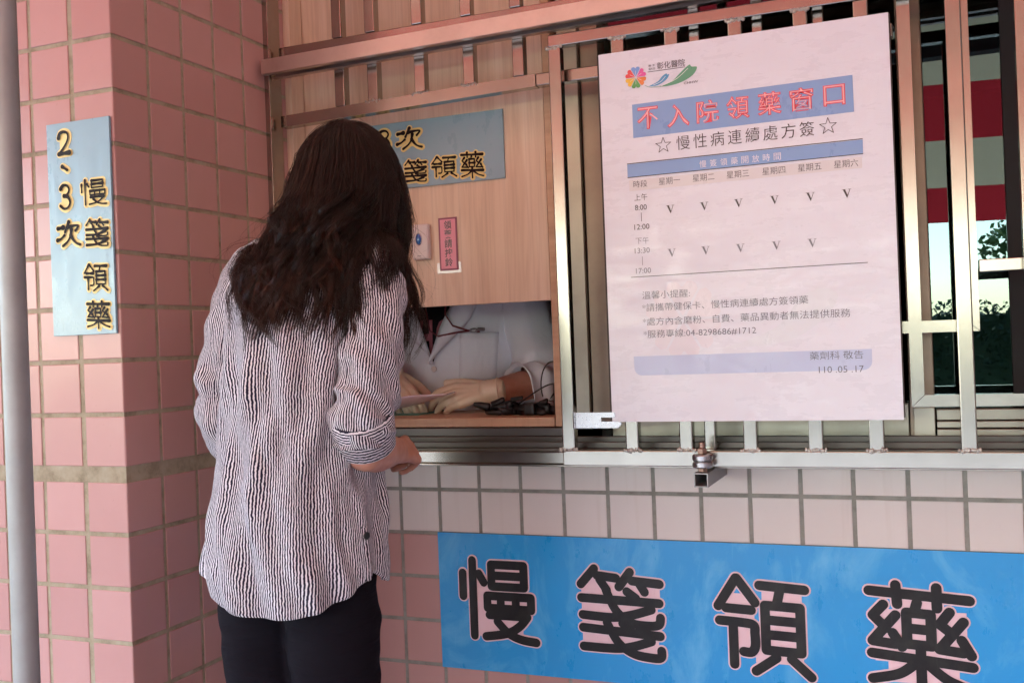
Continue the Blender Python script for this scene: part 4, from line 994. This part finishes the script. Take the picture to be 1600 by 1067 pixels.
# coat with an open V neck, t-shirt below
def coat_half(th): return 0
mb = MB(); n, m_ = 96, 60; vs = []
for i in range(m_+1):
    z = .70+(1.40-.70)*i/m_; cx, cy, a, b_ = lerp_rows(PT, z); gap = max(.0, (z-1.135))*.36/max(.05, b_)*.62
    for j in range(n+1):
        A = -math.pi/2+gap+(2*math.pi-2*gap)*j/n
        d = .010*noise.noise(Vector((math.cos(A)*2.2, math.sin(A)*2.2+z*3, z*6)))+.006*noise.noise(Vector((math.cos(A)*5+z*6, math.sin(A)*5, z*11)))
        vs.append((cx+(a+.010+d)*math.cos(A), cy+(b_+.010+d)*math.sin(A), z))
fs = [(i*(n+1)+j, i*(n+1)+j+1, (i+1)*(n+1)+j+1, (i+1)*(n+1)+j) for i in range(m_) for j in range(n)]
mb.add(vs, fs, smooth=True)
def csleeve(pts, rads, seed):
    P_ = [Vector(q) for q in pts]; fine = []; fr = []
    for i in range(len(P_)-1):
        p0, p1, p2, p3 = P_[max(i-1, 0)], P_[i], P_[i+1], P_[min(i+2, len(P_)-1)]
        for k in range(10):
            u = k/10; fine.append(.5*((2*p1)+(p2-p0)*u+(2*p0-5*p1+4*p2-p3)*u*u+(3*p1-p0-3*p2+p3)*u**3)); fr.append(rads[i]+(rads[i+1]-rads[i])*u)
    fine.append(P_[-1]); fr.append(rads[-1]); s0 = len(mb.v); mb.tube(fine, fr, 40, False)
    for i in range(len(fine)):
        for j in range(40):
            q = Vector(mb.v[s0+i*40+j]); r = q-fine[i]; A = 2*math.pi*j/40; ss = i/len(fine)
            d = .012*noise.noise(Vector((math.cos(A)*1.3+seed, math.sin(A)*1.3, ss*6)))+.006*math.sin(ss*26+2*math.sin(A+seed)+A)*sm(.2, .5, ss)
            mb.v[s0+i*40+j] = tuple(fine[i]+r*(1+d/r.length))
csleeve([(.33, .99, 1.335), (.39, .985, 1.312), (.43, .965, 1.22), (.465, .93, 1.12), (.478, .895, 1.075), (.462, .858, 1.062), (.448, .835, 1.058)], [.050, .062, .066, .066, .064, .062, .061], 2.0)
csleeve([(.09, .99, 1.335), (.03, .985, 1.312), (.005, .965, 1.22), (-.010, .94, 1.13), (-.004, .915, 1.09), (.04, .878, 1.088), (.066, .858, 1.094)], [.050, .062, .064, .063, .060, .056, .054], 5.0)
coat = obj('coat', mb, M['coat'], ph_, fix=False)
def front(z, ang, off):
    cx, cy, a, b_ = lerp_rows(PT, z); A = -math.pi/2+ang; return Vector((cx+(a+off)*math.cos(A), cy+(b_+off)*math.sin(A), z))
for s_ in (-1, 1):
    mb = MB(); vs = []; n = 22
    for i in range(n+1):
        z = 1.130+(1.385-1.130)*i/n; cx, cy, a, b_ = lerp_rows(PT, z); gap = max(.0, (z-1.135))*.36/max(.05, b_)*.62
        wd = .34*sm(1.128, 1.25, z)*(1 if z < 1.285 else .72)
        for k in range(6):
            vs.append(front(z, s_*(gap-.02+wd*k/5), .016+.009*math.sin(math.pi*min(1, (k+.4)/5))))
    mb.add(vs, [(i*6+k, i*6+k+1, (i+1)*6+k+1, (i+1)*6+k) for i in range(n) for k in range(5)], smooth=True)
    lp = obj('lapel', mb, M['coat'], ph_, fix=False); sol = lp.modifiers.new('thick', 'SOLIDIFY'); sol.thickness = .003; sol.offset = 1
for z in (1.118, 1.035):
    mb = MB(); c = front(z, .03, .014); mb.cyl(c, c+Vector((0, -.003, 0)), .0075, 18); obj('coat_button', mb, M['white_plastic'], ph_)
mb = MB(); vs = [front(z, a, .018) for z in np.linspace(1.085, 1.205, 8) for a in np.linspace(.38, .92, 8)]
mb.add(vs, [(i*8+k, i*8+k+1, (i+1)*8+k+1, (i+1)*8+k) for i in range(7) for k in range(7)], smooth=True)
pk = obj('chest_pocket', mb, M['coat'], ph_, fix=False); sol = pk.modifiers.new('thick', 'SOLIDIFY'); sol.thickness = .003
mb = MB(); rows = [(z, cx, cy, a-.020, b_-.002) for z, cx, cy, a, b_ in PT[1:7]]; loft(mb, rows, 40); ts = obj('t_shirt', mb, M['tshirt'], ph_)
mb = MB()
for ch, cx, ang in (('H', .188, 0), ('O', .235, 0), ('I', .145, 0)): 
    vv, ff = text_geo(ch, .03); x0 = min(q[0] for q in vv); x1 = max(q[0] for q in vv); z1 = max(q[1] for q in vv)
    pts = []
    for a, c in vv:
        x = cx+(a-(x0+x1)/2)*(.036/(x1-x0) if ch != 'I' else .02); z = 1.158+c/z1*.085
        bx, by, ba, bb = lerp_rows(PT, z); yy = by-(bb+.0012)*math.sqrt(max(.05, 1-((x-bx)/ba)**2)); pts.append((x, yy, z))
    mb.add(pts, ff)
obj('shirt_lettering', mb, M['glitter'], ts, fix=False)
mb = MB(); ln = [front(1.38, .35, .012), front(1.31, .22, .030), front(1.255, .20, .030), front(1.225, .30, .030), front(1.212, .48, .026), front(1.208, .62, .026)]
mb.tube(ln, .0055, 8, True, flat=(1, .35)); ln2 = [front(1.38, -.3, .012), front(1.29, -.12, .014), front(1.215, .0, .022), front(1.200, .12, .028), front(1.208, .35, .030), front(1.212, .55, .028)]
mb.tube(ln2, .0042, 8, True, flat=(1, .35)); obj('lanyard', mb, M['lanyard'], ph_)
mb = MB(); c = front(1.212, .55, .032); mb.ball(c, (.012, .006, .006), 12, 8); mb.cyl(c+Vector((.012, 0, .002)), c+Vector((.03, -.002, .001)), .0045, 12); obj('clip', mb, M['chrome'], ph_)
mb = MB()
for i in range(1): mb.ball(PC+Vector((0, .015, .022)), (.082, .092, .092), 24, 16); mb.ball(PC+Vector((0, .10, .03)), (.04, .04, .04), 16, 12)
cap = fuse(mb, .005, 2, 'hair', [M['hair']], ph_.location); obj('hair', cap, M['hair'], ph_)
mb = MB(); loft(mb, [(.08, .21, 1.0, .14, .10), (.5, .21, 1.0, .15, .11), (.9, .21, 1.0, .155, .12)], 28); obj('trousers', mb, M['trousers'], ph_)
# prescription bag held between the hands
n = 14; vs = []
for i in range(n+1):
    for j in range(7):
        u, v_ = i/n, j/6
        vs.append((.125+.205*u-.01*v_, .655+.02*u+.075*v_, 1.026+.040*u+.012*math.sin(u*3)*(1-v_)-.006*v_+.004*math.sin(5*u+3*v_)))
mb = MB(); mb.add(vs, [(i*7+j, (i+1)*7+j, (i+1)*7+j+1, i*7+j+1) for i in range(n) for j in range(6)], smooth=True)
pb = obj('paper_bag', mb, M['paperpink'], base=(.2, .70, 1.03), label='pinkish paper medicine bag held in the gloved hands', cat='paper bag', fix=False); sol = pb.modifiers.new('thick', 'SOLIDIFY'); sol.thickness = .0025
mb = MB(); mb.box(.10, .245, .70, .84, 1.0125, 1.0155, .001); obj('cutting_mat', mb, M['green_card'], base=(.17, .77, 1.0125), label='green mat lying on the ledge under the paper bag', cat='mat')
# black bundle of straps on the ledge with a thin cable
mb = MB()
for i in range(26):
    a = rng.uniform(.445, .60); q = [Vector((a, .69, 1.022))]
    for k in range(6): q.append(q[-1]+Vector((rng.uniform(-.03, .03), rng.uniform(-.012, .012), rng.uniform(-.008, .010))))
    q = [Vector((min(.612, max(.425, p_.x)), min(.745, max(.655, p_.y)), min(1.052, max(1.0195, p_.z)))) for p_ in q]
    mb.tube(q, .0075*rng.uniform(.7, 1.4), 8, flat=(1, .6))
mb.box(.530, .556, .655, .70, 1.013, 1.040, .005); mb.box(.600, .616, .66, .76, 1.013, 1.085, .004)
mb.tube([(.43, .69, 1.030), (.412, .685, 1.035), (.40, .68, 1.038)], [.010, .008, .005], 8)
obj('scanner_bundle', mb, M['black'], base=(.53, .70, 1.013), label='black barcode reader with tangled straps on the wooden ledge', cat='device')
mb = MB(); mb.tube([Vector(q) for q in [(.50, .70, 1.035)]+[(.50+.09*math.sin(t_*1.5), .70+.01*t_, 1.035+.045*math.sin(t_*2.0)) for t_ in np.linspace(.2, 1.5, 12)]+[(.60, .72, 1.035)]], .0016, 8)
mb.tube([Vector((.575+.03*math.cos(t_), .735, 1.075+.055*math.sin(t_))) for t_ in np.linspace(1.2, 3.6, 16)], .0016, 8)
obj('cable', mb, M['black'], base=(.55, .71, 1.03), label='thin black cable looping up beside the pharmacist\'s sleeve', cat='cable')

# ------------------------------------------------------------------ galvanised pipe in front of the pillar
mb = MB(); n = 28
cxp, cyp, rp = .207, -.425, .0172
for z0, z1 in ((0, 3.55),):
    vs = [(cxp+rp*math.cos(2*math.pi*j/n), cyp+rp*math.sin(2*math.pi*j/n), z0+(z1-z0)*i/60) for i in range(61) for j in range(n)]
    mb.add(vs, [(i*n+j, i*n+(j+1) % n, (i+1)*n+(j+1) % n, (i+1)*n+j) for i in range(60) for j in range(n)], smooth=True)
mb.cyl((cxp, cyp, 0), (cxp, cyp, .02), .055)
obj('awning_pole', mb, M['galv'], base=(cxp, cyp, 0), label='round galvanised steel pole rising at the left edge', cat='pole', fix=False)

# ------------------------------------------------------------------ awning over the forecourt and street trees (seen as reflections)
aw = thing('awning', (2, -5.5, 1.97), 'red and white striped awning mirrored in the dark window panes', 'awning')
mb = MB(); yA, zA, yB, zB = -5.5, 1.97, .58, 4.16; L = math.hypot(yB-yA, zB-zA); vs = []; us = []; fs = []
nx, ny = 14, 24; x0, x1 = -4.6, 5.6
for j in range(ny+1):
    for i in range(nx+1):
        u = j/ny; x = x0+(x1-x0)*i/nx
        vs.append((x, yA+(yB-yA)*u, zA+(zB-zA)*u-.03*math.sin(math.pi*(i % 2))-.02*abs(math.sin(i*1.57))))
for j in range(ny):
    for i in range(nx):
        fs.append((j*(nx+1)+i, j*(nx+1)+i+1, (j+1)*(nx+1)+i+1, (j+1)*(nx+1)+i)); S_ = L/1.32
        us.append([(0, S_*j/ny+.07), (1, S_*j/ny+.07), (1, S_*(j+1)/ny+.07), (0, S_*(j+1)/ny+.07)])
mb.add(vs, fs, us, smooth=False); obj('canopy', mb, M['awning'], aw, fix=False)
for yb in (-3.25, -.425):
    mb = MB(); zb = zA+(zB-zA)*(yb-yA)/(yB-yA)-.14; mb.box(x0, x1, yb-.05, yb+.05, zb, zb+.10, .004); obj('beam', mb, M['black_matt'], aw)
for px in (-4.5, 5.5):
    mb = MB(); mb.cyl((px, -3.25, 0), (px, -3.25, 2.64), .03); obj('post', mb, M['galv'], aw)
def tree(x, y, h, r, seed, label):
    rg = np.random.default_rng(seed); tt = thing('street_tree', (x, y, -.12), label, 'tree', 'street trees mirrored in the window')
    mb = MB(); mb.tube([(x, y, -.12), (x+.06, y, h*.3), (x-.03, y+.05, h*.55), (x, y, h*.8)], [.16, .13, .09, .04], 10)
    for k in range(6):
        a = k*1.05+rg.random(); mb.tube([(x, y, h*.45+.06*k), (x+r*.4*math.cos(a), y+r*.4*math.sin(a), h*.62+.05*k), (x+r*.75*math.cos(a), y+r*.75*math.sin(a), h*.75)], [.06, .04, .015], 7)
    obj('trunk', mb, M['bark'], tt)
    mb = MB(); cl = [(rg.normal(0, r*.5), rg.normal(0, r*.5), h*.72+rg.normal(0, h*.12), r*rg.uniform(.25, .5)) for _ in range(26)]
    N_ = 5200
    for _ in range(N_):
        c = cl[rg.integers(len(cl))]; d = rg.normal(0, 1, 3); d /= np.linalg.norm(d); q = np.array([x+c[0], y+c[1], c[2]])+d*c[3]*rg.random()**.4
        a, b_ = rg.normal(0, 1, 3), rg.normal(0, 1, 3); a /= np.linalg.norm(a); b_ -= a*a.dot(b_); b_ /= np.linalg.norm(b_); s = rg.uniform(.045, .085)
        mb.add([q-a*s, q+b_*s*.5, q+a*s, q-b_*s*.5], [(0, 1, 2, 3)])
    obj('crown', mb, M['leaf'], tt, fix=False)
tree(3.75, -15.0, 4.0, 1.25, 3, 'bushy street tree mirrored in the right window pane')
tree(-.4, -16, 3.0, 1.3, 4, 'low wide street tree left of the mirrored sky')
tree(5.6, -17, 4.5, 1.5, 5, 'tall street tree beyond the awning to the right')
mb = MB(); rg = np.random.default_rng(9)
for _ in range(16000):
    q = np.array([rg.uniform(-8, 12), rg.uniform(-18.6, -17.8), rg.random()**.7*1.55+.25*rg.random()-.1]); a, b_ = rg.normal(0, 1, 3), rg.normal(0, 1, 3); a /= np.linalg.norm(a); b_ -= a*a.dot(b_); b_ /= np.linalg.norm(b_); s = rg.uniform(.045, .08)
    mb.add([q-a*s, q+b_*s*.55, q+a*s, q-b_*s*.55], [(0, 1, 2, 3)])
mb.box(-8, 12, -18.45, -18.15, -.1, 1.42)
obj('hedge', mb, M['hedge'], base=(2, -18.2, -.1), label='long clipped hedge across the street mirrored in the glass', cat='hedge', fix=False)
